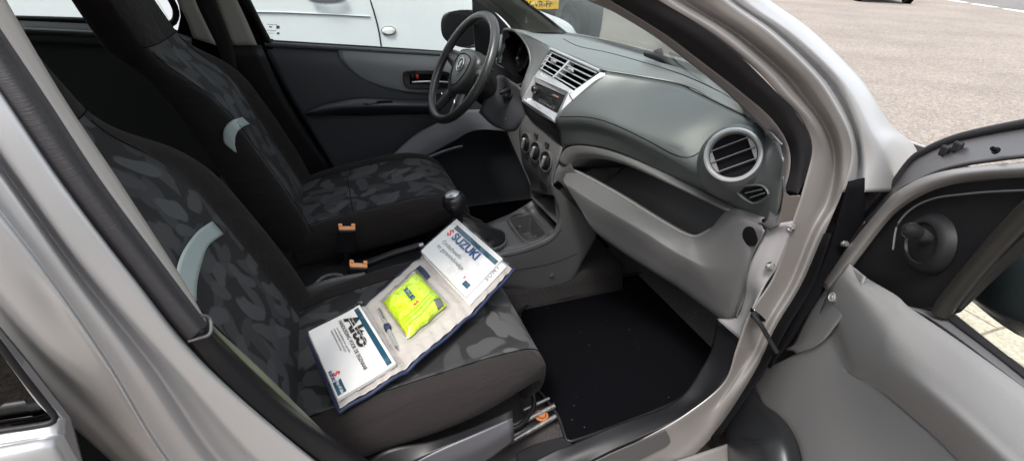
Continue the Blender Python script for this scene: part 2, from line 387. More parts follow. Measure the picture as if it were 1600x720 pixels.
# ---- near B pillar and sill flange (silver)
def st(xs, ys, yv):   # stations
    return [P(a, b, y=c) for a, b, c in zip(xs, ys, yv)]
Y6 = [-60, 144, 288, 432, 576, 720, 830]
YB = [-.655, -.687, -.703, -.714, -.722, -.727, -.730]
def ext_(c): return [c[0]+(c[0]-c[1])*1.05]+c
def stb(xs, o): return ext_(st(xs, Y6, [y+o for y in YB]))
U_ = stb([-136, 0, 97, 206, 326, 492, 640], 0)
A0_ = stb([-141, -5, 92, 201, 320, 486, 634], -.008)
A1 = stb([-168, -32, 66, 172, 300, 440, 575], -.012)
A2 = stb([-192, -56, 44, 150, 278, 408, 538], -.012)
A3 = stb([-200, -65, 34, 140, 266, 392, 520], .002)
B1 = stb([-216, -83, 20, 125, 240, 345, 462], .006)
B2 = stb([-224, -93, 11, 114, 224, 322, 432], -.012)
C1 = stb([-230, -101, 4, 106, 213, 302, 405], -.018)
D1 = stb([-264, -136, -34, 76, 176, 266, 366], -.022)
D2 = stb([-268, -140, -38, 72, 171, 260, 359], -.030)
E1 = stb([-300, -172, -70, 42, 140, 222, 316], -.036)
for k_, q_ in ((4, .006), (5, .022), (6, .05), (7, .07)): E1[k_].y += q_
F1 = stb([-350, -226, -128, -22, 70, 150, 240], -.040)
F2 = stb([-380, -258, -160, -56, 26, 100, 190], -.030)
for k_, q_ in ((3, .002), (4, .01), (5, .028), (6, .06), (7, .08)): F1[k_].y += q_; F2[k_].y += q_*1.15
G1 = stb([-450, -330, -230, -120, -30, 60, 150], .0)
for k_, q_ in ((4, .01), (5, .03), (6, .07), (7, .10)): G1[k_].y += q_
loft([U_, A0_, A1, A2, A3, B1, B2, C1, D1, D2, E1, F1, F2, G1], 'centre_pillar', silver, car, nu=60, nv=5, arc=False, solid=.002)
# ribbed seal
T_ = st([-72, 65, 161, 268, 318, 322], [-60, 144, 288, 432, 500, 506], [-.64, -.665, -.682, -.694, -.70, -.70])
U2 = st([-136, 0, 97, 206, 280, 294], [-60, 144, 288, 432, 520, 534], [-.66, -.688, -.701, -.709, -.714, -.714])
M2 = st([-104, 33, 131, 240, 302, 310], [-60, 144, 288, 432, 508, 518], [-.66, -.687, -.702, -.712, -.718, -.718])
M3 = st([-86, 52, 147, 256, 312, 318], [-60, 144, 288, 432, 504, 510], [-.645, -.671, -.687, -.699, -.706, -.706])
loft([ext_(c) for c in (U2, M2, M3, T_)], 'door_seal', ribbed, car, nu=70, nv=6, arc=False)
# pillar trim strip
S_ = st([-28, 91, 187, 279, 316, 320], [-60, 144, 288, 430, 494, 500], [-.60, -.62, -.635, -.648, -.655, -.655])
T2 = st([-74, 63, 159, 266, 316, 320], [-60, 144, 288, 432, 500, 506], [-.636, -.66, -.677, -.69, -.694, -.694])
loft([ext_(T2), ext_(S_)], 'pillar_trim', beige_n, car, nu=40, nv=3, arc=False)
# lower dark trim
L1 = px((292, 530, 'y', -.714), (328, 574, 'y', -.714), (400, 642, 'y', -.714), (494, 718, 'y', -.716), (620, 800, 'y', -.716), (760, 860, 'y', -.716))
L2 = px((315, 512, 'y', -.705), (365, 574, 'y', -.70), (445, 642, 'y', -.695), (535, 705, 'y', -.695), (640, 770, 'y', -.695), (780, 820, 'y', -.695))
L3 = px((334, 520, 'y', -.69), (391, 576, 'y', -.685), (480, 655, 'y', -.675), (562, 712, 'y', -.675), (660, 755, 'y', -.675), (790, 800, 'y', -.675))
loft([L1, L2, L3], 'sill_trim', blackp, car, nu=40, nv=6, arc=False)
L4 = px((330, 506, 'y', -.686), (406, 576, 'y', -.675), (470, 640, 'y', -.665), (514, 684, 'y', -.66))
L5 = px((333, 518, 'y', -.687), (392, 578, 'y', -.683), (455, 637, 'y', -.678), (514, 686, 'y', -.674))
loft([L5, L4], 'belt_guide', olive, car, nu=30, nv=3, arc=False)
tube(px((314, 492, 'y', -.70), (326, 496, 'y', -.695), (330, 506, 'y', -.70), (327, 522, 'y', -.712), (310, 528, 'y', -.715), (294, 533, 'y', -.716)), .0022, 'seal_clip', greyp, car, n=24, k=8)
# ---- A pillar + hinge pillar, silver
def cv(*t): return [P(a, b, y=c) for a, b, c in t]
H0 = cv((960, -50, -.60), (1028, 0, -.612), (1110, 50, -.635), (1180, 108, -.655), (1214, 144, -.668), (1250, 184, -.68), (1268, 232, -.69), (1256, 290, -.70), (1240, 340, -.705), (1208, 432, -.71), (1170, 490, -.712), (1150, 545, -.714), (1130, 598, -.715), (1072, 646, -.716), (1010, 682, -.716), (930, 722, -.716), (800, 775, -.716), (640, 850, -.716))
H1 = cv((980, -55, -.604), (1045, 0, -.616), (1125, 50, -.64), (1195, 108, -.662), (1228, 144, -.674), (1268, 190, -.69), (1288, 240, -.70), (1278, 300, -.708), (1258, 350, -.712), (1226, 436, -.716), (1190, 495, -.718), (1168, 550, -.72), (1140, 605, -.722), (1085, 656, -.722), (1030, 694, -.722), (960, 730, -.722), (820, 790, -.722), (660, 865, -.722))
H2 = cv((1000, -60, -.60), (1066, 0, -.61), (1150, 52, -.634), (1222, 112, -.657), (1256, 152, -.67), (1290, 200, -.688), (1304, 250, -.70), (1294, 310, -.71), (1268, 362, -.716), (1236, 440, -.72), (1200, 500, -.722), (1176, 555, -.726), (1130, 625, -.729), (1095, 668, -.73), (1050, 706, -.73), (990, 738, -.73), (840, 800, -.73), (680, 880, -.73))
H3 = cv((1030, -65, -.622), (1100, 0, -.632), (1175, 52, -.656), (1245, 112, -.68), (1280, 155, -.694), (1308, 205, -.71), (1316, 250, -.72), (1306, 310, -.728), (1278, 364, -.733), (1244, 444, -.735), (1206, 508, -.736), (1180, 565, -.737), (1136, 636, -.738), (1104, 678, -.738), (1064, 714, -.738), (1010, 746, -.738), (860, 810, -.738), (700, 895, -.738))
H4 = cv((1060, -65, -.632), (1130, 0, -.642), (1202, 52, -.666), (1268, 114, -.69), (1300, 158, -.704), (1324, 205, -.72), (1330, 245, -.728), (1316, 300, -.735), (1288, 365, -.738), (1252, 446, -.739), (1212, 512, -.74), (1183, 575, -.74), (1142, 642, -.74), (1110, 684, -.74), (1072, 720, -.74), (1020, 754, -.74), (870, 820, -.74), (710, 905, -.74))
loft([H0, H1, H2, H3, H4], 'front_door_frame', silver_dark, car, nu=120, nv=5, arc=False, solid=.002)
# outer groove and outer skin of the A pillar
K0 = [p.copy() for p in H4[:8]]
K1 = cv((1075, -65, -.625), (1142, 0, -.632), (1216, 52, -.655), (1286, 118, -.68), (1316, 160, -.695), (1337, 206, -.712), (1346, 250, -.722), (1338, 305, -.735))
K2 = cv((1090, -65, -.63), (1158, 0, -.642), (1232, 50, -.668), (1298, 112, -.694), (1326, 154, -.71), (1346, 206, -.728), (1352, 252, -.74), (1350, 300, -.755))
K3 = cv((1120, -60, -.622), (1184, 0, -.64), (1252, 52, -.664), (1312, 112, -.692), (1342, 150, -.71), (1368, 200, -.73), (1386, 230, -.742), (1386, 300, -.76))
K4 = cv((1128, -66, -.60), (1192, -6, -.615), (1262, 44, -.64), (1326, 104, -.666), (1358, 142, -.69), (1392, 196, -.70), (1430, 232, -.70), (1450, 300, -.72))
loft([K0, K1, K2, K3, K4], 'windscreen_pillar', silver, car, nu=60, nv=5, arc=False, solid=.002)
# fender and bonnet: real surfaces
fx = [.98, 1.1, 1.3, 1.5, 1.68, 1.78]
def fend(y, zs, dx=0): return [V((x+dx-max(0, x-1.5)*.45, y+max(0, x-1.35)*.55, z)) for x, z in zip(fx, zs)]
ff = [fend(-.775, [.30, .30, .55, .58, .38, .3]), fend(-.785, [.62, .62, .66, .66, .6, .5]), fend(-.77, [.86, .84, .79, .73, .65, .56]), fend(-.72, [.945, .91, .85, .775, .69, .59]), fend(-.66, [.975, .935, .87, .79, .70, .60])]
loft(ff, 'front_wing', silver, car, nu=30, nv=6)
bb = [[V((x, y, z-abs(y)**2*.06)) for x, z in zip([1.0, 1.15, 1.35, 1.55, 1.72, 1.8], [1.0, .965, .90, .82, .73, .62])] for y in (-.655, -.5, -.25, 0, .25, .5, .655)]
loft(bb, 'bonnet', silver, car, nu=26, nv=4)
loft([[V((p.x, -p.y, p.z)) for p in c] for c in ff], 'front_wing', silver, car, nu=30, nv=6)
link('bumper', *(lambda: (lambda vs: (vs, [(i, i+1, i+8, i+7) for i in range(6)]))([V((1.76-.45*abs(y/.78)**3, y, .62)) for y in (-.75, -.5, -.25, 0, .25, .5, .75)]+[V((1.80-.45*abs(y/.78)**3, y*.98, .22)) for y in (-.75, -.5, -.25, 0, .25, .5, .75)]))(), silver, car, solid=.01)
# cowl panel and wiper
loft([[V((.93-.28*y*y, y, .985)) for y in (-.6, -.3, 0, .3, .6)], [V((1.03-.2*y*y, y, .985)) for y in (-.62, -.3, 0, .3, .62)]], 'scuttle_panel', blackp, car, nu=20, nv=3)
w = tube(px((1010, 84, 'z', 1.02), (1032, 92, 'z', 1.02), (1060, 100, 'z', 1.015), (1100, 112, 'z', 1.01)), .009, 'wiper', rubber, car, n=16, k=8)
tube(px((1028, 78, 'z', 1.035), (1030, 88, 'z', 1.02)), .012, 'wiper_cap', rubber, w, n=4, k=10)
# windscreen
# A pillar inner trim and inner seal (near)
I0 = cv((860, -50, -.50), (905, -8, -.52), (960, 18, -.54), (1020, 54, -.56), (1062, 85, -.57), (1136, 144, -.60), (1180, 188, -.62), (1210, 222, -.635), (1218, 258, -.65), (1213, 300, -.655))
I1 = cv((900, -50, -.55), (950, -4, -.565), (985, 18, -.575), (1045, 56, -.59), (1090, 90, -.60), (1160, 144, -.63), (1206, 184, -.65), (1231, 222, -.665), (1236, 258, -.675), (1226, 300, -.68))
rw_ = [p+V((.012, -.004, 0)) for p in spline([a.lerp(b, .35) for a, b in zip(I0[:9], I1[:9])], 9)]
loft([rw_, [V((p.x+.10, p.y*.55, p.z-.002)) for p in rw_], [V((p.x+.135, 0, p.z-.003)) for p in rw_], [V((p.x+.10, -p.y*.55, p.z-.002)) for p in rw_], [V((p.x, -p.y, p.z)) for p in rw_]], 'windscreen', glass, car, nu=24, nv=6, solid=.005)
loft([I0, I1], 'pillar_trim', mat('near_pillar_trim', (.17, .155, .155), .6, bump=.3, bscale=600), car, nu=60, nv=4)
I2 = cv((930, -50, -.575), (985, -4, -.592), (1012, 14, -.60), (1075, 52, -.62), (1130, 92, -.635), (1186, 140, -.655), (1226, 178, -.67), (1250, 222, -.685), (1252, 262, -.692), (1242, 304, -.695))
I3 = cv((955, -50, -.60), (1026, -2, -.612), (1050, 12, -.617), (1110, 50, -.635), (1156, 88, -.65), (1213, 144, -.667), (1246, 180, -.68), (1267, 228, -.69), (1260, 270, -.695), (1246, 306, -.70))
loft([I1, I2, I3], 'door_seal', rubber, car, nu=80, nv=8)
# far side A pillar trim
loft([px((690, -50, 'y', .66), (744, 0, 'y', .66), (778, 22, 'y', .66), (800, 46, 'y', .66), (812, 75, 'y', .64)), px((760, -50, 'y', .50), (814, 0, 'y', .53), (850, 27, 'y', .55), (888, 56, 'y', .57), (900, 66, 'y', .57))], 'pillar_trim', beige, car, nu=20, nv=4)
tube(px((770, -45, 'y', .50), (815, -1, 'y', .53), (851, 26, 'y', .55), (888, 55, 'y', .57)), .005, 'windscreen_seal', rubber, car, n=20, k=8)
# roof / body side structure beyond frame
loft([[V((.30, y, 1.43-.04*abs(y))) for y in (-.54, 0, .54)], [V((-.4, y, 1.47-.05*abs(y))) for y in (-.57, 0, .57)], [V((-1.6, y, 1.42-.05*abs(y))) for y in (-.55, 0, .55)]], 'roof', silver, car, nu=12, nv=8, solid=.03)
for sg in (1, -1):
    tube([(.47, sg*.572, 1.225), (.36, sg*.565, 1.315), (.22, sg*.565, 1.385), (0, sg*.575, 1.42), (-.4, sg*.585, 1.43), (-1.2, sg*.58, 1.41), (-1.7, sg*.56, 1.36)], .045, 'roof_rail', silver, car, n=40, k=14)
# floor, tunnel, bulkhead
link('carpet', [(-1.2, -.69, .25), (.98, -.64, .25), (.98, .66, .25), (-1.2, .70, .25), (1.2, -.62, .5), (1.2, .62, .5), (1.2, -.62, .84), (1.2, .62, .84)], [(0, 1, 2, 3), (1, 4, 5, 2), (4, 6, 7, 5)], carpet, car, smooth=False, solid=.004)
loft([[V((x, -.13, .252)) for x in (-.5, .9)], [V((x, -.10, .36)) for x in (-.5, .9)], [V((x, .10, .36)) for x in (-.5, .9)], [V((x, .13, .252)) for x in (-.5, .9)]], 'tunnel', carpet, car, nu=4, nv=3, lin=True)
# side panels below (near sill inner, outer)
sk = [V((x, -.78, .27)) for x in (-.2, .4, .8)]
loft([[V((x, -.742, .300+.0*x)) for x in (-.3, .3, .84)], [V((x, -.765, .275)) for x in (-.3, .3, .84)], [V((x, -.775, .26)) for x in (-.3, .3, .84)], [V((x, -.76, .16)) for x in (-.3, .3, .84)]], 'outer_sill', silver_dark, car, nu=20, nv=4)

# ---------------- black sill trim with scuff plate
q0 = px((1122, 498, 'y', -.60), (1112, 545, 'y', -.62), (1096, 576, 'y', -.64), (1072, 612, 'y', -.655), (1038, 637, 'y', -.665), (960, 665, 'y', -.67), (896, 693, 'y', -.67), (860, 706, 'y', -.67), (760, 760, 'y', -.67))
q1 = px((1140, 515, 'y', -.655), (1128, 556, 'y', -.665), (1114, 588, 'y', -.675), (1088, 624, 'y', -.685), (1046, 648, 'y', -.692), (960, 684, 'y', -.695), (890, 716, 'y', -.695), (850, 735, 'y', -.695), (760, 790, 'y', -.695))
q2 = px((1158, 530, 'y', -.71), (1143, 577, 'y', -.712), (1130, 598, 'y', -.713), (1106, 624, 'y', -.714), (1052, 659, 'y', -.714), (960, 702, 'y', -.714), (900, 734, 'y', -.714), (860, 752, 'y', -.714), (770, 800, 'y', -.714))
sl = loft([q0, q1, q2], 'kick_and_sill_trim', blackp, car, nu=60, nv=6, arc=False)
prism(px((956, 708, 'y', -.728), (1040, 672, 'y', -.728), (1046, 681, 'y', -.729), (1048, 690, 'y', -.73), (1042, 697, 'y', -.731), (985, 726, 'y', -.733), (880, 775, 'y', -.733), (840, 765, 'y', -.728)), .003, 'scuff_plate', mat('scuff_plate', (.05, .05, .053), .5, bump=.3, bscale=700), car, bevel=.001)
# floor trim block next to the seat rail
prism(px((806, 706, 'z', .29), (836, 692, 'z', .29), (878, 680, 'z', .29), (897, 693, 'z', .29), (860, 722, 'z', .29), (812, 735, 'z', .29)), .02, 'sill_step', blackp, car, bevel=.004)

# ================================================================== DASHBOARD
W = px((842, 55, 'z', 1.0), (888, 56, 'z', 1.0), (960, 74, 'z', 1.0), (1060, 104, 'z', 1.0), (1120, 128, 'z', .998), (1150, 150, 'z', .995), (1195, 205, 'z', .985))
Tt = px((803, 48, 'y', .30), (836, 62, 'y', .21), (861, 76, 'y', .11), (905, 93, 'y', -.03), (948, 111, 'y', -.14), (1060, 131, 'z', .985), (1120, 160, 'z', .98), (1186, 192, 'z', .97), (1222, 226, 'y', -.69))
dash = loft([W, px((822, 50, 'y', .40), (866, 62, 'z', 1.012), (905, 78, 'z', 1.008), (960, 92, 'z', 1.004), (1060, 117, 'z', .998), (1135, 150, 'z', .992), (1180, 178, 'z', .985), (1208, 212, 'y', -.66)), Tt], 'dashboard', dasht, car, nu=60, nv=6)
Sx = px((948, 112, 'y', -.142), (1000, 120, 'y', -.20), (1060, 132, 'y', -.268), (1120, 160, 'y', -.413), (1186, 192, 'y', -.533), (1212, 215, 'y', -.64), (1224, 250, 'y', -.69))
A_ = px((870, 183, 'y', -.115), (920, 185, 'y', -.2), (960, 196, 'y', -.27), (1010, 220, 'y', -.36), (1062, 246, 'y', -.44), (1120, 276, 'y', -.53), (1222, 300, 'y', -.69))
Bm = px((905, 148, 'y', -.128), (960, 155, 'y', -.21), (1010, 170, 'y', -.29), (1062, 200, 'y', -.40), (1130, 232, 'y', -.50), (1176, 252, 'y', -.60), (1224, 276, 'y', -.69))
A2_ = px((874, 206, 'y', -.108), (915, 205, 'y', -.18), (960, 216, 'y', -.265), (1015, 240, 'y', -.36), (1068, 268, 'y', -.447), (1130, 300, 'y', -.55), (1218, 326, 'y', -.69))
Lc = px((878, 228, 'y', -.10), (912, 227, 'y', -.17), (960, 236, 'y', -.26), (1020, 261, 'y', -.36), (1080, 289, 'y', -.45), (1146, 323, 'y', -.56), (1204, 356, 'y', -.675))
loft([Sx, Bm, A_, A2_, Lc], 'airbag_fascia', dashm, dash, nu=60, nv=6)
def groove(pts, name='panel_gap', r=.0012, par=dash, n=40):
    return tube(pts, r, name, blackd, par, n=n, k=6)
fas = [o for o in dash.children if o.name.startswith('airbag_fascia')][0]
def gr(o, pts, dens=30, r=.0013, par=None, name='panel_gap'):
    p = hits(o, pts, .0012, dens)
    if len(p) > 2: return tube(p, r, name, blackd, par or o.parent or o, n=dens, k=6, arc=False)
gr(fas, [(954, 113), (1000, 120.5), (1060, 132.5), (1084, 143.5), (1120, 161), (1184, 192)])
gr(fas, [(875, 183), (920, 184), (960, 195.5), (1010, 219), (1050, 240), (1068, 246), (1082, 245), (1100, 234), (1114, 225)])
gr(fas, [(1158, 203), (1175, 196), (1184, 193)], 8)
gr(dash, [(880, 62), (905, 74), (960, 86), (1060, 116), (1135, 150), (1180, 180)], 30, .0016)
# embossed word on the airbag lid
q = quadfn([hit(fas, *t, 0)[0] for t in ((1044, 219), (1071, 231), (1069, 237), (1042, 225))])
text('AIRBAG', lambda u, v, h: q(.5+u/4.2, 1-v/.72, .003+h), 'embossed_word', emboss, dash, size=1., bold=.01)
# right end cap of the dash and bracket
loft([px((1224, 276, 'y', -.69), (1228, 304, 'y', -.70), (1231, 312, 'y', -.70), (1226, 340, 'y', -.70), (1214, 352, 'y', -.70), (1203, 359, 'y', -.69)), px((1212, 262, 'y', -.66), (1205, 295, 'y', -.66), (1203, 320, 'y', -.665), (1200, 335, 'y', -.67), (1197, 347, 'y', -.675), (1186, 347, 'y', -.66))], 'dash_end', mat('dash_end_plastic', (.05, .05, .054), .5, bump=.4, bscale=800, bdist=.0006), dash, nu=24, nv=6)
prism(px((1226, 300, 'y', -.702), (1236, 307, 'y', -.702), (1252, 306, 'y', -.704), (1246, 326, 'y', -.704), (1238, 347, 'y', -.704), (1214, 353, 'y', -.702), (1222, 330, 'y', -.70)), .004, 'side_bracket', mat('bracket', (.09, .078, .072), .6), car, bevel=.001)
# instrument hood
lipR = px((792, 46, 'y', .37), (803, 48, 'y', .30), (816, 60, 'y', .25), (826, 78, 'y', .21), (829, 98, 'y', .185), (824, 114, 'y', .18), (816, 132, 'y', .18), (812, 150, 'y', .18))
ventL = px((840, 55, 'z', 1.0), (836, 62, 'y', .21), (861, 76, 'y', .11), (852, 92, 'y', .115), (842, 108, 'y', .12), (834, 124, 'y', .12), (822, 146, 'y', .11), (816, 160, 'y', .10))
loft([lipR, [a.lerp(b, .5)+V((.0, 0, .006)) for a, b in zip(lipR, ventL)], ventL], 'instrument_hood', dasht, dash, nu=40, nv=5, arc=False)
lipL = px((792, 46, 'y', .37), (787, 48, 'y', .44), (786, 62, 'y', .47), (781, 84, 'y', .48), (776, 100, 'y', .48), (784, 120, 'y', .42), (800, 134, 'y', .28), (816, 132, 'y', .18))
tube(lipR[:7]+lipL[::-1][1:-1], .004, 'hood_rim', dashm, dash, n=60, k=8, closed=True)
ins = spline(lipR[:7]+lipL[::-1][1:-1], 40, True, True)
cen = sum(ins, V((0, 0, 0)))/len(ins)
deep = [cen+(p-cen)*.8+V((.09, 0, -.01)) for p in ins]
link('instrument_recess', ins+deep, [(i, (i+1) % 40, 40+(i+1) % 40, 40+i) for i in range(40)]+[tuple(range(40, 80))], blackd, dash)
for dy, rr in ((.07, .055), (-.07, .038)):
    lathe([(0, 0), (rr*.93, 0), (rr, .006), (rr*1.03, 0)], cen+V((.075, dy, -.005)), (-.95, 0, .3), 'dial', blackg, dash)
link('hood_back', [p for p in lipL]+[p+V((.12, 0, -.02)) for p in lipL], [(i, i+1, i+9, i+8) for i in range(7)], dashm, dash, solid=.004)
# ---- centre vent and radio, all on a real leaning plane
TL, TR, BR, BL = px((862, 78, 'y', .105), (938, 112, 'y', -.125), (897, 142, 'y', -.115), (842, 109, 'y', .105))
vq = quadfn([TL, TR, BR, BL]); vn = (vq(0, 0, 1)-vq(0, 0, 0))
back = [vq(*t, -.05) for t in ((0, 0), (1, 0), (1, 1), (0, 1))]
fr = [vq(*t, 0) for t in ((0, 0), (1, 0), (1, 1), (0, 1))]
bez = link('centre_bezel', [], [], silverp, dash)
bpy.data.objects.remove(bez)
bez = tube([vq(0, 0, .003), vq(.5, 0, .004), vq(1, 0, .003)], .0045, 'centre_bezel', silverp, dash, n=12, k=8)
vent = link('centre_air_vent', fr+back, [(4, 5, 6, 7), (0, 1, 5, 4), (1, 2, 6, 5), (2, 3, 7, 6), (3, 0, 4, 7)], blackd, dash, smooth=False)
for k in range(5):
    v = .1+.2*k
    a, b = vq(.0, v, .0), vq(.98-.0*v, v, .0); up_ = (vq(0, 0)-vq(0, 1)).normalized()
    dd = (vn*-.022)
    vs = [a+up_*.0015, b+up_*.0015, b+dd+up_*.004, a+dd+up_*.004, a-up_*.0015, b-up_*.0015, b+dd+up_*.001, a+dd+up_*.001]
    link('slat', vs, [(0, 1, 2, 3), (4, 5, 6, 7), (0, 1, 5, 4), (2, 3, 7, 6), (0, 3, 7, 4), (1, 2, 6, 5)], silverp if k else silverp, vent if False else dash, smooth=False)
for u_, wd in ((.0, .006), (.42, .009), (.86, .02)):
    vs = [vq(u_, .0, .001), vq(u_+wd*4, 0, .001), vq(u_+wd*4-.01, 1, .001), vq(u_-.01, 1, .001)]
    vs2 = [p-vn*.02 for p in vs]
    link('vent_divider', vs+vs2, [(0, 1, 2, 3), (4, 5, 6, 7), (0, 1, 5, 4), (1, 2, 6, 5), (2, 3, 7, 6), (3, 0, 4, 7)], silverp, dash, smooth=False) if u_ > 0 and u_ < .8 else link('vent_divider', vs2+[p-vn*.03 for p in vs], [(0, 1, 2, 3), (4, 5, 6, 7), (0, 1, 5, 4), (1, 2, 6, 5), (2, 3, 7, 6), (3, 0, 4, 7)], greyp, dash, smooth=False)
for u_ in (.22, .63):
    a = vq(u_, .42, .006); box(a, (.006, .03, .008), 'vent_tab', silverp, dash, bevel=.002)
# bezel ring around radio : outer and inner quads
ro_ = px((836, 119, 'y', .11), (889, 143, 'y', -.115), (868, 189, 'y', -.105), (817, 156, 'y', .11))
ri_ = px((836, 129, 'y', .092), (884, 150, 'y', -.095), (871, 178, 'y', -.09), (830, 155, 'y', .095))
rq = quadfn(ri_); rn = rq(0, 0, 1)-rq(0, 0, 0)
ring_v = [p+rn*.004 for p in ro_]+[p+rn*.001 for p in ri_]+[p-rn*.02 for p in ri_]+[p-rn*.02 for p in ro_]
link('radio_surround', ring_v, [(i, (i+1) % 4, 4+(i+1) % 4, 4+i) for i in range(4)]+[(4+i, 4+(i+1) % 4, 8+(i+1) % 4, 8+i) for i in range(4)]+[(i, (i+1) % 4, 12+(i+1) % 4, 12+i) for i in range(4)], silverp, dash, smooth=False, bevel=.0015)
# bar between vent and radio, left cheek, right wedge
loft([px((843, 109, 'y', .11), (868, 124, 'y', .0), (896, 142, 'y', -.115)), px((840, 114, 'y', .115), (863, 130, 'y', .0), (892, 145, 'y', -.118)), px((836, 120, 'y', .11), (860, 134, 'y', 0), (889, 144, 'y', -.116))], 'centre_bar', silverp, dash, nu=16, nv=4)
loft([px((863, 76, 'y', .11), (852, 92, 'y', .112), (842, 110, 'y', .112), (836, 120, 'y', .112), (817, 156, 'y', .112)), px((866, 79, 'y', .10), (856, 94, 'y', .10), (845, 111, 'y', .10), (839, 122, 'y', .102), (822, 158, 'y', .10))], 'bezel_edge', silverp, dash, nu=20, nv=3)
wdg = px((938, 113, 'y', -.128), (945, 114, 'y', -.145), (947, 119, 'y', -.148), (935, 133, 'y', -.145), (900, 169, 'y', -.138), (869, 189, 'y', -.115), (888, 145, 'y', -.118), (897, 142, 'y', -.118))
prism(wdg, .012, 'bezel_wedge', silverp, dash, bevel=.0015)
groove(px((888, 145, 'y', -.116), (901, 168, 'y', -.137)), n=6, r=.0008)
tube(px((817, 157, 'y', .112), (838, 173, 'y', .03), (868, 190, 'y', -.105)), .0045, 'bezel_edge', silverp, dash, n=16, k=8)
# radio
rad = link('car_radio', [rq(*t, -.004) for t in ((0, 0), (1, 0), (1, 1), (0, 1))]+[rq(*t, -.05) for t in ((0, 0), (1, 0), (1, 1), (0, 1))], [(0, 1, 2, 3), (0, 1, 5, 4), (1, 2, 6, 5), (2, 3, 7, 6), (3, 0, 4, 7)], blackg, dash, smooth=False)
def rqbox(u0, u1, v0, v1, h, name, m, par=dash):
    vs = [rq(u0, v0, h), rq(u1, v0, h), rq(u1, v1, h), rq(u0, v1, h)]; vb = [rq(u0, v0, -.004), rq(u1, v0, -.004), rq(u1, v1, -.004), rq(u0, v1, -.004)]
    return link(name, vs+vb, [(0, 1, 2, 3), (0, 1, 5, 4), (1, 2, 6, 5), (2, 3, 7, 6), (3, 0, 4, 7)], m, par, smooth=False)
rqbox(.03, .97, .05, .95, .0, 'radio_face', blackp)
rqbox(.2, .8, .32, .38, .0012, 'radio_slot', chrome)
rqbox(.3, .88, .44, .70, .001, 'radio_display', blackg)
rqbox(.3, .88, .71, .74, .0012, 'radio_slot', greyp)
for k in range(6): rqbox(.3+.1*k, .37+.1*k, .8, .88, .0015, 'radio_button', greyp)
rqbox(.66, .84, .18, .24, .0014, 'radio_word', mat('radio_print', (.35, .16, .16), .5))
lathe([(.011, -.004), (.011, .012), (.009, .015), (0, .015)], rq(.13, .34, 0), rn, 'radio_knob', blackg, dash, k=20)
lathe([(.012, 0), (.012, .002), (.010, .002)], rq(.13, .34, -.002), rn, 'radio_knob', chrome, dash, k=20)
# black chin under the radio
loft([px((816, 158, 'y', .115), (838, 174, 'y', .03), (868, 191, 'y', -.105), (874, 185, 'y', -.118)), px((818, 168, 'y', .115), (836, 188, 'y', .03), (868, 206, 'y', -.085), (882, 212, 'y', -.112)), px((822, 178, 'y', .115), (834, 193, 'y', .06), (860, 211, 'y', -.05), (879, 229, 'y', -.10))], 'dash_chin', blackp, dash, nu=24, nv=5, arc=False)
# HVAC fascia
Fl = px((822, 176, 'y', .115), (812, 201, 'y', .12), (814, 232, 'y', .115), (818, 258, 'y', .11), (829, 284, 'y', .10), (831, 300, 'y', .10))
Fm = px((846, 201, 'y', .01), (840, 222, 'y', .01), (836, 246, 'y', .01), (838, 268, 'y', .01), (846, 290, 'y', .0), (848, 302, 'y', .0))
Fr = px((880, 229, 'y', -.10), (874, 248, 'y', -.105), (867, 268, 'y', -.10), (864, 284, 'y', -.10), (864, 296, 'y', -.10), (866, 306, 'y', -.10))
hv = loft([Fl, Fm, Fr], 'centre_fascia', greyp, car, nu=30, nv=8)
for (cx, cy, yv, s) in ((824.5, 223, .072, 1.), (839.5, 237, .025, 1.04), (855.5, 252, -.025, 1.1)):
    c, nh = hit(hv, cx, cy, .004); nn = V((-.93, -.12, .30)) if nh is None else nh
    kb = lathe([(.030, -.004), (.031, .004), (.028, .005), (.0265, .0), (.0, .0)], c, nn, 'vent_dial', greyp, hv, k=36)
    lathe([(.026, -.002), (.0262, .003), (.020, .004), (0, .004)], c, nn, 'vent_dial', blackg, hv, k=36)
    lathe([(.018, .003), (.017, .008), (.015, .0095), (0, .0095)], c, nn, 'vent_knob', blackp, hv, k=30)
    x_, y_, z_ = frame(nn); M3x = Matrix((x_*.25+y_*.97, x_*.97-y_*.25, z_)).transposed()
    box(c+z_*.011, (.034, .008, .010), 'knob_grip', silverp, hv, rot=M3x, bevel=.003)
for (cx, cy, yv) in ((839, 213, .04), (856, 227, -.02)):
    box(hit(hv, cx, cy, .003)[0], (.008, .018, .014), 'push_button', blackg, hv, bevel=.002)
box(hit(hv, 851, 289, .004)[0], (.012, .03, .03), 'power_socket', blackp, hv, bevel=.003)
# ---- lower dash right : band, pocket, lip, face
Op = px((890, 262, 'y', -.12), (903, 250, 'y', -.15), (935, 247, 'y', -.215), (975, 256, 'y', -.29), (1020, 275, 'y', -.37), (1080, 303, 'y', -.47), (1138, 331, 'y', -.56))
Lc2 = px((872, 252, 'y', -.10), (885, 232, 'y', -.115), (912, 228, 'y', -.175), (960, 238, 'y', -.262), (1020, 262, 'y', -.36), (1080, 290, 'y', -.45), (1150, 325, 'y', -.565))
glv = loft([Lc2, [a.lerp(b, .55)+V((-.006, 0, 0)) for a, b in zip(spline(Lc2, 20), spline(Op, 20))][::1], Op], 'lower_dashboard', greyp, car, nu=50, nv=5)
lip = px((886, 266, 'y', -.12), (905, 273, 'y', -.15), (960, 303, 'y', -.255), (1010, 334, 'y', -.345), (1050, 358, 'y', -.42), (1074, 369, 'y', -.46), (1090, 370, 'y', -.49), (1106, 362, 'y', -.51), (1126, 343, 'y', -.54), (1142, 329, 'y', -.56))
lipb = [p+V((.016, 0, .002)) for p in lip]
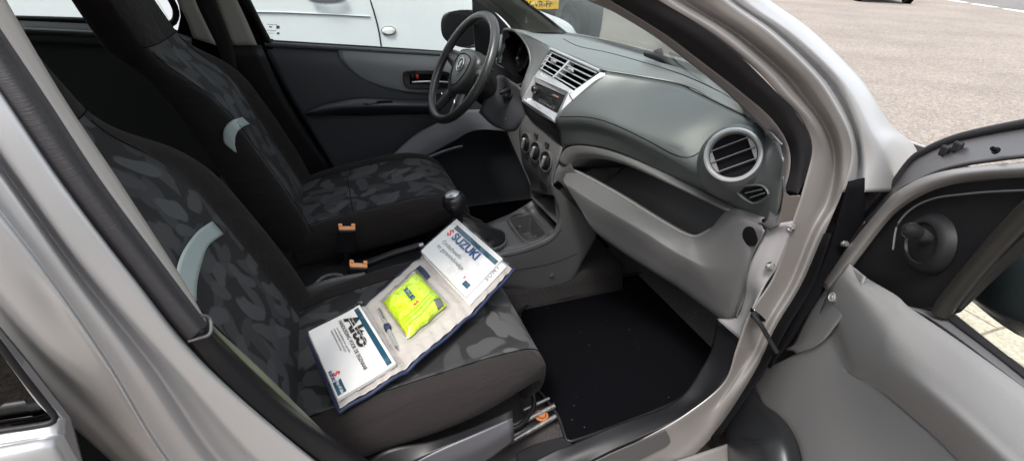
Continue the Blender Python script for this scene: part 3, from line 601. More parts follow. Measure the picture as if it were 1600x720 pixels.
# pocket interior
Ofar = [p+V((.17, .01, -.02)) for p in spline(Op, 12)]
Oflo = [p+V((.17, .01, -.005)) for p in spline(lip, 12)]
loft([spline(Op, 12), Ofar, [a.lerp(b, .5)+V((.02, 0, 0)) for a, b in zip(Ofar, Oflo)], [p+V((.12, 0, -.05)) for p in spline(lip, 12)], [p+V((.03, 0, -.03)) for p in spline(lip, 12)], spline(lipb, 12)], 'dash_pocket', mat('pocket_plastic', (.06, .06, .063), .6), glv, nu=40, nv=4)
def off(c, d): return [p+V(d) for p in c]
xs0 = [.665, .68, .728, .765, .792, .803, .810, .812, .812, .795]
gx = [[0]*10, [-.012]*9+[-.008], [-.025]*9+[-.012], [-.026]*9+[.0], [-.012]*9+[.008], [.012]*9+[.012]]
gp = [[(886, 266), (905, 273), (960, 303), (1010, 334), (1050, 358), (1072, 369), (1088, 371), (1110, 360), (1142, 329), (1190, 344)],
      [(883, 274), (904, 283), (959, 315), (1010, 345), (1050, 370), (1075, 383), (1094, 389), (1119, 379), (1153, 342), (1192, 355)],
      [(880, 282), (904, 296), (959, 330), (1010, 360), (1050, 386), (1077, 401), (1100, 409), (1128, 398), (1162, 356), (1193, 366)],
      [(886, 292), (908, 306), (962, 339), (1012, 369), (1052, 395), (1082, 411), (1110, 424), (1140, 424), (1166, 398), (1174, 408)],
      [(905, 322), (920, 336), (970, 366), (1018, 396), (1056, 421), (1088, 440), (1122, 465), (1142, 468), (1160, 448), (1167, 456)],
      [(925, 352), (936, 366), (980, 398), (1024, 426), (1056, 446), (1092, 472), (1134, 503), (1141, 504), (1147, 500), (1152, 496)]]
gr_ = [[P(a, b, x=x0+dx_) for (a, b), x0, dx_ in zip(row, xs0, dxr)] for row, dxr in zip(gp, gx)]
lipb = [p+V((.016, 0, .001)) for p in gr_[0]]
dcap = loft([lipb, off(gr_[0], (.006, 0, .0035)), gr_[0], gr_[1], gr_[2], gr_[3], gr_[4], gr_[5], off(gr_[5], (.05, 0, .0)), off(gr_[5], (.22, 0, .04))], 'glovebox_face', greyp, glv, nu=90, nv=5, arc=False)
lathe([(.019, -.002), (.019, .001), (.017, .0015), (0, .0005)], hit(dcap, 1173, 369, .001)[0], hit(dcap, 1173, 369)[1], 'screw_cover', blackd, glv, k=28)
tube(off(gr_[0][:8], (.003, 0, .003)), .0042, 'shelf_lip_highlight', mat('lip_highlight_grey', (.15, .15, .15), .3), glv, n=50, k=10)  # paler tube puts the highlight of the curved lip into colour
# kick panel with bolts
k0 = px((1190, 352, 'y', -.66), (1194, 367, 'y', -.674), (1174, 410, 'y', -.674), (1166, 440, 'y', -.672), (1164, 464, 'y', -.67), (1150, 496, 'y', -.655), (1120, 498, 'y', -.62))
k1 = px((1216, 350, 'y', -.70), (1216, 366, 'y', -.697), (1196, 410, 'y', -.697), (1182, 440, 'y', -.695), (1176, 470, 'y', -.69), (1160, 504, 'y', -.685), (1140, 516, 'y', -.67))
k2 = px((1240, 345, 'y', -.708), (1234, 366, 'y', -.709), (1215, 415, 'y', -.711), (1196, 444, 'y', -.712), (1178, 478, 'y', -.713), (1169, 504, 'y', -.713), (1157, 530, 'y', -.712))
kp = loft([k0, k1, k2], 'kick_panel', mat('kick_panel', (.19, .185, .19), .5, bump=.4, bscale=800, bdist=.0006), car, nu=30, nv=5)
def bolt(p, n, r, name, par, m=None):
    o = lathe([(r*1.5, 0), (r*1.5, .0015), (r, .002)], p, n, name, m or chrome, par, k=20)
    return lathe([(r, .001), (r, .006), (r*.8, .008), (0, .008)], p, n, name, m or steel, par, k=6)
bolt(hit(kp, 1236, 353, .001)[0] if hit(kp, 1236, 353)[0] else P(1240, 352, y=-.716), (-.3, -.85, .3), .006, 'bolt', car)
bolt(P(1203, 416, y=-.712), (-.3, -.85, .3), .006, 'bolt', car)
bolt(P(1319, 380, y=-.76), (-.3, -.85, .3), .005, 'bolt', car)
# round vent
vc = hit(fas, 1145, 242)[0]; nn = V((-.74, -.50, .46)).normalized(); vc = vc+(CAM-vc).normalized()*.078
rv = lathe([(.050, -.02), (.0515, .0), (.0505, .004), (.047, .006), (.0435, .003), (.0415, -.006), (.041, -.02)], vc, nn, 'side_air_vent', silverp, dash, k=60)
lathe([(.0415, -.012), (0, -.012)], vc, nn, 'vent_recess', blackd, dash, k=40)
def toimg(p):
    q = p-CAM; return (800+FPX*q.dot(rt)/q.dot(fw), 360-FPX*q.dot(up)/q.dot(fw))
x_, y_, z_ = frame(nn); best = None
for g_ in range(-90, 90, 2):
    x2 = x_*math.cos(R(g_))+y_*math.sin(R(g_)); a = toimg(vc); b = toimg(vc+x2*.03)
    sl_ = (b[1]-a[1])/(b[0]-a[0]+1e-6); e_ = abs(sl_+.36)
    if best is None or e_ < best[0]: best = (e_, g_)
ca, sa = math.cos(R(best[1])), math.sin(R(best[1])); x2 = x_*ca+y_*sa; y2 = y_*ca-x_*sa
for s in (-.021, 0, .021):
    L = math.sqrt(.040**2-s*s)
    p = vc+y2*s-z_*.006; M3x = Matrix((x2, y2, z_)).transposed()
    box(p+z_*.004, (2*L, .0018, .008), 'vent_blade', greyp, dash, rot=M3x, bevel=.0006)
for s in (-1, 1):
    pts = [vc+x2*s*.0405*math.cos(t)+y2*.0405*math.sin(t)-z_*.003 for t in [R(-38+76*i/8) for i in range(9)]]
    prism(pts, .01, 'vent_cheek', greyp, dash, n=z_)
lathe([(.078, -.075), (.068, -.04), (.056, -.006), (.051, -.001)], vc, nn, 'vent_collar', dashm, dash, k=60)
# small vent
o4 = [hit(fas, *t, .012)[0] for t in ((1158, 293), (1198, 288), (1209, 303), (1180, 315))]
sq = quadfn([p for p in o4])
sv = tube([sq(0, 0, .001), sq(1, 0, .001), sq(1, 1, .001), sq(.15, 1, .001)], .0022, 'demister_vent', dashm, dash, n=40, k=6, closed=True)
link('demister_recess', [sq(*t, .0) for t in ((.02, .05), (.97, .03), (.97, .97), (.18, .97))]+[sq(*t, -.003) for t in ((.02, .05), (.97, .03), (.97, .97), (.18, .97))], [(0, 1, 2, 3), (4, 5, 6, 7), (0, 1, 5, 4), (1, 2, 6, 5), (2, 3, 7, 6), (3, 0, 4, 7)], blackd, dash, smooth=False)
for v in (.35, .68):
    tube([sq(.2+v*.1, v, .0015), sq(.97, v, .0015)], .0011, 'vent_blade', greyp, dash, n=4, k=6)

# ================================================================== CONSOLE
ctop = px((700, 424, 'y', -.10), (745, 412, 'y', -.10), (784, 398, 'y', -.10), (820, 389, 'y', -.10), (858, 373, 'y', -.10), (873, 353, 'y', -.10), (875, 332, 'y', -.10), (868, 305, 'y', -.10), (864, 288, 'y', -.10))
cbot = px((730, 448, 'y', -.105), (780, 447, 'y', -.105), (815, 450, 'y', -.105), (846, 456, 'y', -.105), (872, 451, 'y', -.105), (893, 438, 'y', -.105), (910, 405, 'y', -.11), (930, 368, 'y', -.12), (928, 350, 'y', -.12))
cmid = [a.lerp(b, .4)+V((0, -.004, 0)) for a, b in zip(ctop, cbot)]
cons = loft([off(ctop, (0, .012, .0)), off(ctop, (0, .004, .004)), off(ctop, (0, -.003, -.004)), cmid, cbot, off(cbot, (0, .03, -.02))], 'centre_console', greyp, car, nu=60, nv=5, arc=False)
loft([px((864, 288, 'y', -.10), (868, 268, 'y', -.10), (876, 250, 'y', -.10), (888, 235, 'y', -.12)), px((880, 290, 'y', -.105), (884, 278, 'y', -.11), (888, 268, 'y', -.12), (893, 258, 'y', -.13)), px((930, 368, 'y', -.12), (925, 340, 'y', -.12), (912, 305, 'y', -.13), (900, 272, 'y', -.14))], 'console_wing', greyp, cons, nu=20, nv=8)
groove(px((784, 402, 'y', -.106), (820, 394, 'y', -.106), (858, 379, 'y', -.106), (878, 358, 'y', -.106)), par=cons, n=20, r=.0008)
# console crease and bolt
groove(px((760, 440, 'y', -.113), (800, 424, 'y', -.113), (860, 412, 'y', -.113), (905, 395, 'y', -.112)), par=cons, n=20, r=.0006)
bolt(P(862, 430, y=-.112), (0, -1, .1), .006, 'bolt', cons, greyp)
zt = .515
cz = [p.z for p in ctop]
lft = px((700, 378, 'y', .085), (735, 362, 'y', .09), (762, 349, 'y', .095), (798, 334, 'y', .10), (818, 322, 'y', .10), (829, 308, 'y', .10), (831, 292, 'y', .10), (829, 280, 'y', .10))
# top split round the gear gaiter hole and the cup holder
gh = [P(760+22*math.cos(t)+0, 371+19*math.sin(t), y=.0+(-.04*math.sin(t))) for t in [2*math.pi*i/24 for i in range(24)]]
hole = px((795, 342, 'y', .055), (830, 336, 'y', .07), (853, 366, 'y', -.065), (823, 379, 'y', -.075))
def strip(a, b, name='console_top', nu=12, nv=3, m=greyp): return loft([a, b], name, m, cons, nu=nu, nv=nv)
topR = [V(p) for p in off(ctop, (0, .011, .001))]
# far strip, near strip, behind strip, front strip
strip([lft[2], lft[3], lft[4]], [hole[0].lerp(hole[1], 0), hole[0].lerp(hole[1], .6), hole[1]])
strip([topR[2], topR[3], topR[4]], [hole[3]+V((-.02, 0, 0)), hole[3].lerp(hole[2], .5), hole[2]])
strip([lft[2], topR[2].lerp(lft[2], .5), topR[2]], [hole[0], hole[0].lerp(hole[3], .5), hole[3]])
strip([lft[4], hole[1], hole[2], topR[4]], [lft[5]+V((.03, 0, -.0)), hole[1]+V((.05, 0, .0)), hole[2]+V((.05, 0, .0)), topR[5]+V((.01, 0, 0))])
strip([lft[0], topR[0].lerp(lft[0], .5), topR[0]], [lft[2], topR[2].lerp(lft[2], .5), topR[2]], nv=6)
cupf = [p+V((0, 0, -.06)) for p in hole]
cc = sum(hole, V((0, 0, 0)))/4
cupf = [cc+(p-cc)*.85+V((0, 0, -.06)) for p in hole]
cup = link('cup_holder', hole+cupf, [(0, 1, 5, 4), (1, 2, 6, 5), (2, 3, 7, 6), (3, 0, 4, 7), (4, 5, 6, 7)], greyp, cons, smooth=False, bevel=.006)
tube(off(hole, (0, 0, .002)), .004, 'cup_holder_rim', greyp, cons, n=40, k=8, closed=True)
for t in (.35, .7):
    p = hole[0].lerp(hole[1], t*.9).lerp(hole[3].lerp(hole[2], t*.9), .25 if t < .5 else .8)
    box(p+V((0, 0, -.035)), (.012, .012, .05), 'cup_holder_rib', greyp, cons, bevel=.004)
# stack pocket walls
link('console_recess', [lft[5], lft[5]+V((.16, 0, .0)), lft[5]+V((.16, 0, .2)), lft[7]+V((0, 0, .0)), V((topR[5].x+.15, -.095, topR[5].z)), V((topR[5].x+.15, -.095, topR[5].z+.2)), topR[5], topR[7]], [(0, 1, 2, 3), (1, 4, 5, 2), (4, 6, 7, 5), (0, 1, 4, 6)], greyp, cons, smooth=False)
# gear lever
gc = P(757, 374, y=-.02)
ga = []
for i, (rr, h) in enumerate(((.062, 0), (.058, .014), (.05, .022), (.052, .03), (.036, .045), (.036, .052), (.022, .07), (.016, .085), (.013, .095))):
    ga.append([gc+V((math.cos(t)*rr*1.1*(1+.06*math.sin(3*t+i)), math.sin(t)*rr*(1+.07*math.cos(4*t+i*1.7)), h+.004*math.sin(5*t+i)))+V((-.075, .005, .0))*(h/.1) for t in [2*math.pi*j/36 for j in range(36)]])
leath = mat('leatherette', (.02, .02, .021), .38, bump=.5, bscale=300)
gaiter = grid(ga, 'gear_gaiter', leath, cons, solid=.002, closed=True)
lathe([(.07, -.002), (.069, .004), (.064, .005), (.062, .001)], gc, (0, 0, 1), 'gaiter_ring', greyp, cons, k=40, sx=1)
kn = P(710, 316, y=-.02)
tube([gc+V((-.07, .005, .09)), kn+V((.035, 0, -.06)), kn+V((.012, 0, -.025))], .009, 'gear_stick', blackg, cons, n=12, k=12, rfun=lambda t: 1.5-.3*t)
lathe([(.013, -.06), (.017, -.04), (.027, -.024), (.0335, -.006), (.034, .008), (.029, .021), (.018, .0285), (.0, .030)], kn, (-.25, 0, 1), 'gear_knob', mat('knob_black', (.015, .015, .016), .3), cons, k=30)
lathe([(.021, .0268), (.018, .0296), (0, .0315)], kn, (-.25, 0, 1), 'knob_badge', silverp, cons, k=30)
# handbrake
tube(px((560, 418, 'y', .0), (610, 398, 'y', 0), (640, 389, 'y', 0), (655, 384, 'y', 0)), .011, 'handbrake', blackp, cons, n=20, k=12)
lathe([(.007, 0), (.007, .012), (.005, .014), (0, .014)], P(655, 384, y=0), (P(655, 384, y=0)-P(640, 389, y=0)), 'handbrake_button', silverp, cons, k=16)
# rear part of the tray between the seats
tray = loft([px((470, 452, 'y', -.09), (500, 440, 'y', -.10), (530, 432, 'y', -.10), (570, 425, 'y', -.10)), px((470, 500, 'y', -.11), (500, 490, 'y', -.115), (530, 468, 'y', -.115), (580, 450, 'y', -.115))], 'console_tray', greyp, cons, nu=16, nv=5, solid=.004)
tube(px((492, 445, 'y', -.07), (505, 433, 'y', -.05), (522, 429, 'y', -.05), (536, 431, 'y', -.06)), .005, 'tray_rim', greyp, cons, n=16, k=8)
link('tunnel_cover', [(-.3, -.09, .40), (.40, -.09, .44), (.40, .09, .44), (-.3, .09, .40), (-.3, -.1, .26), (.4, -.1, .26), (.4, .1, .26), (-.3, .1, .26)], [(0, 1, 2, 3), (0, 4, 5, 1), (2, 6, 7, 3), (0, 3, 7, 4)], blackp, cons, smooth=False, bevel=.01)

# ================================================================== SEATS
yn = [0, .25, .5, .66, .73, .82, .91, .97, 1.0]
dn = [0, 0, .0, -.003, .010, .024, .030, .024, .004]
def seat(cy, sgn, dz, dx, cushend):
    """sgn=+1: inner side towards +y"""
    # ---- backrest
    fr_y = [-t for t in yn[::-1]]+yn[1:]; fr_d = dn[::-1]+dn[1:]
    bk_y = [1.0, .95, .8, .4, 0, -.4, -.8, -.95, -1.0]; bk_d = [-.04, -.08, -.10, -.11, -.112, -.11, -.10, -.08, -.04]
    prof = list(zip(fr_y, fr_d, [1]*17))+list(zip(bk_y, bk_d, [0]*9))
    stn = [(.40, .225, .7, 1), (.46, .24, 1.1, 1), (.55, .248, 1.35, 1), (.65, .248, 1.35, 1), (.75, .243, 1.2, 1), (.83, .232, .95, 1), (.89, .21, .6, .95), (.94, .18, .25, .9), (.98, .166, .05, 1.1), (1.03, .16, 0, 1.1), (1.09, .158, 0, 1.05), (1.16, .152, 0, .95), (1.22, .12, 0, .65), (1.255, .09, 0, .4), (1.262, .03, 0, .1)]
    G = []
    for z, w_, b_, ds in stn:
        xs = -.075-(z-.45)*.37+dx
        if z > .86: xs -= min(.05, (z-.86)*.5)
        G.append([V((xs+(d_*b_ if f_ else 0)+(d_*ds if not f_ else 0)+( -.02*ds*(abs(y_)**6) if (f_ and z > .9) else 0), cy+y_*w_, z+dz)) for y_, d_, f_ in prof])
    cols = [spline([g[j] for g in G], 57, False) for j in range(len(prof))]
    G2 = [[c[i] for c in cols] for i in range(57)]
    nc = len(prof); vs = [p for g in G2 for p in g]; fs, fm = [], []
    for i in range(56):
        for j in range(nc):
            j2 = (j+1) % nc; fs.append((i*nc+j, i*nc+j2, (i+1)*nc+j2, (i+1)*nc+j))
            fm.append(1 if ((3 if sgn > 0 else 2) <= j <= 10 and i < 33) else 0)
    fs += [tuple(range(nc)), tuple(range(56*nc, 57*nc))]; fm += [0, 0]
    uv = []
    for i in range(57):
        for j in range(nc):
            p = G2[i][j]; uv.append(((p.y-cy)*sgn+cy*3, p.z*1.07))
    # ---- cushion = the seat part itself
    st2 = [(-.12, .215, -.03, .4), (-.06, .235, -.012, .8), (0, .245, 0, 1), (.1, .25, .016, 1.1), (.2, .252, .030, 1.1), (.28, .248, .038, 1.0), (.335, .238, .037, .8), (.385, .22, .028, .5), (.42, .196, .006, .2), (.440, .172, -.028, 0), (.442, .155, -.068, 0), (.41, .14, -.11, 0)]
    cyn = [0, .25, .5, .64, .72, .8, .89, .96, 1.0]; cdn = [0, 0, 0, -.004, .008, .020, .018, .0, -.032]
    pr = list(zip([-t for t in cyn[::-1]]+cyn[1:], cdn[::-1]+cdn[1:]))+[(1.0, -.062), (.95, -.10), (.8, -.13), (0, -.13), (-.8, -.13), (-.95, -.10), (-1.0, -.062)]
    Gc = [[V((x_*cushend/.445+dx, cy+a_*w_, .475+h_+dz+(b_*bb_ if k < 17 else max(b_, b_*1))*1.0)) for k, (a_, b_) in enumerate(pr)] for x_, w_, h_, bb_ in st2]
    for g, (x_, w_, h_, bb_) in zip(Gc, st2):
        if x_ > .25:
            for k in range(17, len(pr)): g[k].z += .035*min(1, (x_-.25)/.15)*(1 if k not in (20,) else .5)
    ncc = len(pr); cols = [spline([g[j] for g in Gc], 45, False) for j in range(ncc)]
    G3 = [[c[i] for c in cols] for i in range(45)]
    vs3 = [p for g in G3 for p in g]; fs3, fm3 = [], []
    for i in range(44):
        for j in range(ncc):
            j2 = (j+1) % ncc; fs3.append((i*ncc+j, i*ncc+j2, (i+1)*ncc+j2, (i+1)*ncc+j)); fm3.append(1 if 3 <= j <= 11 else 0)
    fs3 += [tuple(range(ncc)), tuple(range(44*ncc, 45*ncc))]; fm3 += [0, 0]
    uv3 = []
    for i in range(45):
        for j in range(ncc):
            p = G3[i][j]; uv3.append(((p.y-cy)*sgn+cy*3+1.3, p.x+(.5-min(.5, p.z))*.8+2))
    so = link('front_seat', vs3, fs3, fabric, car, uvs=uv3, mats=[fabric, camom], fmat=fm3, sub=1)
    bo = link('backrest', vs, fs, fabric, so, uvs=uv, mats=[fabric, camom], fmat=fm, sub=1)
    # seams following the insert edges
    for j in ((3 if sgn > 0 else 2), 11):
        tube([G2[i][j]+V((.002, 0, 0)) for i in range(2, 34, 3)], .0009, 'seam', blackd, so, n=40, k=6)
        tube([G3[i][j+(1 if j == 11 else (0 if j == 3 else 1))]+V((0, 0, .0005)) for i in range(3, 40, 3)], .0009, 'seam', blackd, so, n=40, k=6)
    # seam across the cushion
    tube([G3[11][j]+V((0, 0, .0005)) for j in range(3, 13)], .0009, 'seam', blackd, so, n=24, k=6)
    tube([G2[33][j]+V((.002, 0, 0)) for j in range(0, 17)], .0012, 'headrest_seam', blackd, so, n=30, k=6)
    return so, G2, G3
ps, PB, PC = seat(-.355, 1, .0, .0, .445)
ds_, DB, DC = seat(.36, -1, .035, .01, .455)
# pale reflective arcs on each backrest
for (so, outer, inner) in ((ps, [(328, 347), (308, 360), (294, 376), (280, 398), (272, 422), (270, 445), (275, 470)], [(346, 367), (322, 385), (312, 410), (306, 432), (303, 452), (303, 472)]),
                           (ds_, [(376, 184), (360, 190), (351, 200), (349, 215), (352, 224), (366, 236)], [(388, 195), (375, 201), (368, 211), (367, 222), (370, 238)])):
    bk_ = [o for o in so.children if o.name.startswith('backrest')][0]
    A = spline([V((a, b, 0)) for a, b in outer], 20); B_ = spline([V((a, b, 0)) for a, b in inner], 20); G = []
    for t in (0, .2, .4, .6, .8, 1):
        G.append([hit(bk_, a.lerp(b, t).x, a.lerp(b, t).y, .0045)[0] for a, b in zip(A, B_)])
    if all(p is not None for g in G for p in g): grid(G, 'pale_arc', stripe, so, solid=.001)
# seat side cover / rails (passenger)
loft([px((600, 745, 'y', -.63), (676, 706, 'y', -.63), (745, 676, 'y', -.63), (800, 652, 'y', -.625)), px((610, 770, 'y', -.64), (690, 728, 'y', -.64), (750, 700, 'y', -.64), (802, 668, 'y', -.635)), px((620, 790, 'y', -.635), (700, 755, 'y', -.635), (755, 722, 'y', -.635), (803, 686, 'y', -.63))], 'seat_side_cover', mat('seat_cover_plastic', (.055, .055, .065), .4), ps, nu=20, nv=6, solid=.006)
loft([px((560, 728, 'y', -.60), (610, 700, 'y', -.605), (680, 688, 'y', -.61), (740, 668, 'y', -.61), (800, 640, 'y', -.61)), px((560, 760, 'y', -.63), (610, 740, 'y', -.632), (680, 706, 'y', -.632), (745, 680, 'y', -.632), (802, 654, 'y', -.627))], 'seat_side_cover', blackp, ps, nu=20, nv=6, solid=.006)
ry = -.53
rp = px((770, 682, 'z', .295), (866, 634, 'z', .295)); rp2 = px((780, 700, 'z', .285), (868, 650, 'z', .285))
tube(rp, .006, 'seat_rail', steel, ps, n=4, k=8); tube(rp2, .006, 'seat_rail', steel, ps, n=4, k=8)
link('seat_rail', [rp[0]+V((0, 0, -.012)), rp[1]+V((0, 0, -.012)), rp2[1]+V((0, 0, -.008)), rp2[0]+V((0, 0, -.008))], [(0, 1, 2, 3)], blackp, ps, solid=.006)
tube(px((818, 640, 'z', .296), (858, 622, 'z', .296)), .004, 'seat_rail', steel, ps, n=4, k=8)
bolt(P(846, 649, z=.29), (0, 0, 1), .011, 'rusty_bolt', ps, rust); lathe([(.006, .006), (.004, .010), (0, .010)], P(846, 649, z=.29), (0, 0, 1), 'bolt_pin', steel, ps, k=12)
tube(px((826, 598, 'z', .33), (834, 620, 'z', .31), (832, 640, 'z', .30), (815, 662, 'z', .30), (795, 672, 'z', .30)), .006, 'adjuster_bar', blackg, ps, n=30, k=10)
# belts: buckles between the seats
for i, (bx, by, yv, tx, ty) in enumerate(((542, 357, .075, 541, 400), (560, 415, -.075, 552, 460))):
    tp = P(bx, by, y=yv); bt = P(tx, ty, y=yv)
    ax = (tp-bt).normalized(); x_, y_, z_ = frame(ax, (0, 1, 0)); Mx = Matrix((x_, y_, z_)).transposed()
    L = .075
    bk = box(tp-ax*(L/2+.0), (.050, .026, L), 'belt_buckle', blackp, ds_ if i == 0 else ps, rot=Mx, bevel=.005)
    link_parent = ds_ if i == 0 else ps
    box(tp-ax*.001-y_*0, (.046, .018, .010), 'release_button', orange, link_parent, rot=Mx, bevel=.002)
    for s in (-1, 1): box(tp+ax*.003+x_*s*.018+y_*.008, (.011, .012, .014), 'release_button', orange, link_parent, rot=Mx, bevel=.002)
    tube([tp-ax*L, tp-ax*(L+.03), tp-ax*(L+.07)+V((-.02, 0, 0))], .013, 'buckle_stalk', blackp, link_parent, n=8, k=10, flat=.5)
# belt tongue on the far pillar
tg = tube(px((358, 112, 'y', .60), (362, 126, 'y', .60), (372, 127, 'y', .60), (372, 111, 'y', .60)), .003, 'belt_tongue', chrome, car, n=20, k=6)
# rear bench
box((-.98, 0, .45), (.5, 1.2, .2), 'rear_bench', fabric, car, bevel=.05)
box((-1.27, 0, .72), (.18, 1.2, .55), 'rear_backrest', fabric, car, bevel=.05, rot=Matrix.Rotation(R(-15), 3, 'Y'))

# ================================================================== STEERING WHEEL
wc = V((.48, .34, .92)); tilt, yw = R(30), R(-6); wr = .176
wn = V((-math.cos(tilt)*math.cos(yw), math.cos(tilt)*math.sin(yw), math.sin(tilt)))
e1 = V((0, 0, 1)).cross(wn).normalized(); e2 = wn.cross(e1)
def wp(a, b, h=0.): return wc+e1*a+e2*b+wn*h
leather = mat('wheel_rim_plastic', (.028, .029, .03), .32, bump=.35, bscale=700, bdist=.0005)
sw = tube([wp(wr*math.cos(t), wr*math.sin(t)) for t in [2*math.pi*i/48 for i in range(48)]], .0145, 'steering_wheel', leather, car, n=120, k=18, closed=True, upv=tuple(wn))
# hub: soft shield shape, dished
hubp = [(-.085, .045), (-.06, .062), (0, .068), (.06, .062), (.085, .045), (.088, .0), (.07, -.045), (.04, -.08), (0, -.095), (-.04, -.08), (-.07, -.045), (-.088, 0)]
hb = spline([V((a, b, 0)) for a, b in hubp], 48, True, True)
G = [[wp(p.x*s, p.y*s-.008*(1-s), h) for p in hb] for s, h in ((1.0, -.045), (1.03, -.03), (1.0, -.012), (.93, -.003), (.8, .003), (.5, .006), (.2, .007), (.02, .007))]
grid(G, 'airbag_hub', leather, sw, solid=0, closed=True)
for a0, a1, w0, w1 in (((-.075, .012), (-.172, .02), .034, .020), ((.075, .012), (.172, .02), .034, .020), ((-.035, -.07), (-.07, -.155), .022, .018), ((.035, -.07), (.07, -.155), .022, .018)):
    d_ = V((a1[0]-a0[0], a1[1]-a0[1], 0)).normalized(); nn2 = V((-d_.y, d_.x, 0))
    c_ = []
    for s, w_ in ((-1, 1), (-.5, 1), (0, 1), (.5, 1), (1, 1)):
        pts = []
        for t in (0, .33, .66, 1):
            ww = w0+(w1-w0)*t; x0_ = a0[0]+(a1[0]-a0[0])*t+nn2.x*ww*s; y0_ = a0[1]+(a1[1]-a0[1])*t+nn2.y*ww*s
            pts.append(wp(x0_, y0_, -.014-.016*s*s+.008*t))
        c_.append(pts)
    loft(c_, 'spoke', leather, sw, nu=10, nv=3, solid=.008)
for s in (-1, 1):
    tube([wp(s*.05, -.098, -.006), wp(s*.062, -.108, -.006), wp(s*.07, -.10, -.006)], .0022, 'spoke_trim', chrome, sw, n=8, k=6)
# emblem: ring with the angular S
hr = wp(0, .008, .008)
tube([wp(.021*math.cos(t), .008+.021*math.sin(t), .0085) for t in [2*math.pi*i/24 for i in range(24)]], .0022, 'emblem', silverp, sw, n=40, k=8, closed=True, upv=tuple(wn))
SP = [(-.55, .15), (.1, .78), (.42, .50), (.05, .2), (.62, -.12), (-.1, -.78), (-.42, -.50), (-.05, -.2)]
def smark(fn, s, name, m, par, th=.0012):
    P1 = [(-.62, .28), (0, .95), (.62, .42), (.34, .17), (0, .42), (-.16, .28), (.62, -.28)]
    a = [(0, 1), (.62, .46), (.35, .22), (.0, .5), (-.14, .38), (.62, -.3), (0, -1), (-.62, -.46), (-.35, -.22), (0, -.5), (.14, -.38), (-.62, .3)]
    vs = [fn(x*s, y*s, th) for x, y in a]+[fn(x*s, y*s, 0) for x, y in a]; k = len(a)
    tri = [(0, 1, 2, 3), (0, 3, 4, 11), (4, 5, 10, 11), (5, 10, 9, 6), (6, 7, 8, 9)]
    fs = tri+[tuple(i+k for i in t) for t in tri]+[(i, (i+1) % k, k+(i+1) % k, k+i) for i in range(k)]
    return link(name, vs, fs, m, par, smooth=False)
smark(lambda a, b, h: wp(a*.85, .008+b, .008+h), .015, 'emblem', silverp, sw, .0025)
tube([wp(.030*math.cos(t), .008+.034*math.sin(t), .0065) for t in [R(200+140*i/12) for i in range(13)]], .0016, 'hub_crease', greyp, sw, n=24, k=6)
tube([wp(a*.62, b*.66, .0055) for a, b in hubp], .0012, 'hub_crease', blackd, sw, n=60, k=6, closed=True)
# column shroud
colG = []
for t in (0, .15, .5, 1.):
    c_ = wc-wn*(.05+.16*t); rr = .055+.012*t if t else .05
    colG.append([c_+e1*math.cos(q)*rr*1.05+e2*math.sin(q)*rr*(1.15)+V((0, 0, -.012*t)) for q in [2*math.pi*i/28 for i in range(28)]])
shr = grid(colG, 'column_shroud', blackp, car, solid=.003, closed=True)
kp_ = P(795, 179, y=.235)
lathe([(.020, -.01), (.019, .004), (.017, .006), (.013, .006), (.012, .002), (0, .002)], kp_, (-.75, -.35, .4), 'ignition_switch', silverp, car, k=30)
lathe([(.026, -.02), (.026, 0), (.021, .003), (.019, -.002)], kp_, (-.75, -.35, .4), 'ignition_collar', blackp, car, k=30)
lathe([(.024, -.01), (.024, .006), (.02, .01), (.016, .002), (0, -.004)], P(795, 145, y=.245), (-.75, -.35, .4), 'column_knob', blackp, car, k=30)
tube(px((800, 139, 'y', .25), (790, 142, 'y', .22), (780, 146, 'y', .22)), .007, 'wiper_stalk', blackp, car, n=8, k=10)
tube(px((760, 95, 'y', .42), (775, 82, 'y', .48), (783, 62, 'y', .54), (785, 56, 'y', .55)), .008, 'indicator_stalk', mat('stalk', (.12, .125, .13), .4), car, n=10, k=10)
loft([px((748, 176, 'y', .30), (775, 120, 'y', .30), (800, 128, 'y', .22), (816, 140, 'y', .17)), px((770, 196, 'y', .27), (790, 160, 'y', .25), (808, 160, 'y', .20), (820, 165, 'y', .16)), px((795, 206, 'y', .22), (806, 204, 'y', .18), (815, 190, 'y', .15), (824, 178, 'y', .13))], 'column_panel', mat('column_plastic', (.05, .052, .06), .45), car, nu=16, nv=5)
# knee panel far
kneem = mat('blue_grey_plastic', (.12, .125, .145), .5, bump=.4, bscale=800)
# ================================================================== FAR (DRIVER) DOOR
dd_ = loft([px((411, 72, 'y', .705), (520, 79, 'y', .705), (640, 84, 'y', .705), (760, 90, 'y', .705)), px((424, 96, 'y', .69), (520, 104, 'y', .685), (640, 110, 'y', .69), (770, 118, 'y', .69)), px((448, 144, 'y', .685), (520, 150, 'y', .68), (640, 156, 'y', .68), (780, 160, 'y', .68)), px((478, 195, 'y', .685), (540, 196, 'y', .68), (640, 196, 'y', .68), (790, 200, 'y', .68)), px((536, 286, 'y', .69), (580, 280, 'y', .69), (660, 275, 'y', .69), (820, 270, 'y', .69)), px((600, 380, 'y', .69), (640, 375, 'y', .69), (720, 370, 'y', .69), (860, 360, 'y', .69))], 'driver_door', mat('dark_door_trim', (.046, .050, .058), .5, bump=.4, bscale=700, bdist=.0006), car, nu=40, nv=5)
tube(px((414, 69, 'y', .705), (500, 74, 'y', .705), (600, 80, 'y', .705), (700, 86, 'y', .705), (760, 90, 'y', .705)), .009, 'door_top_rail', greyp, dd_, n=20, k=10)
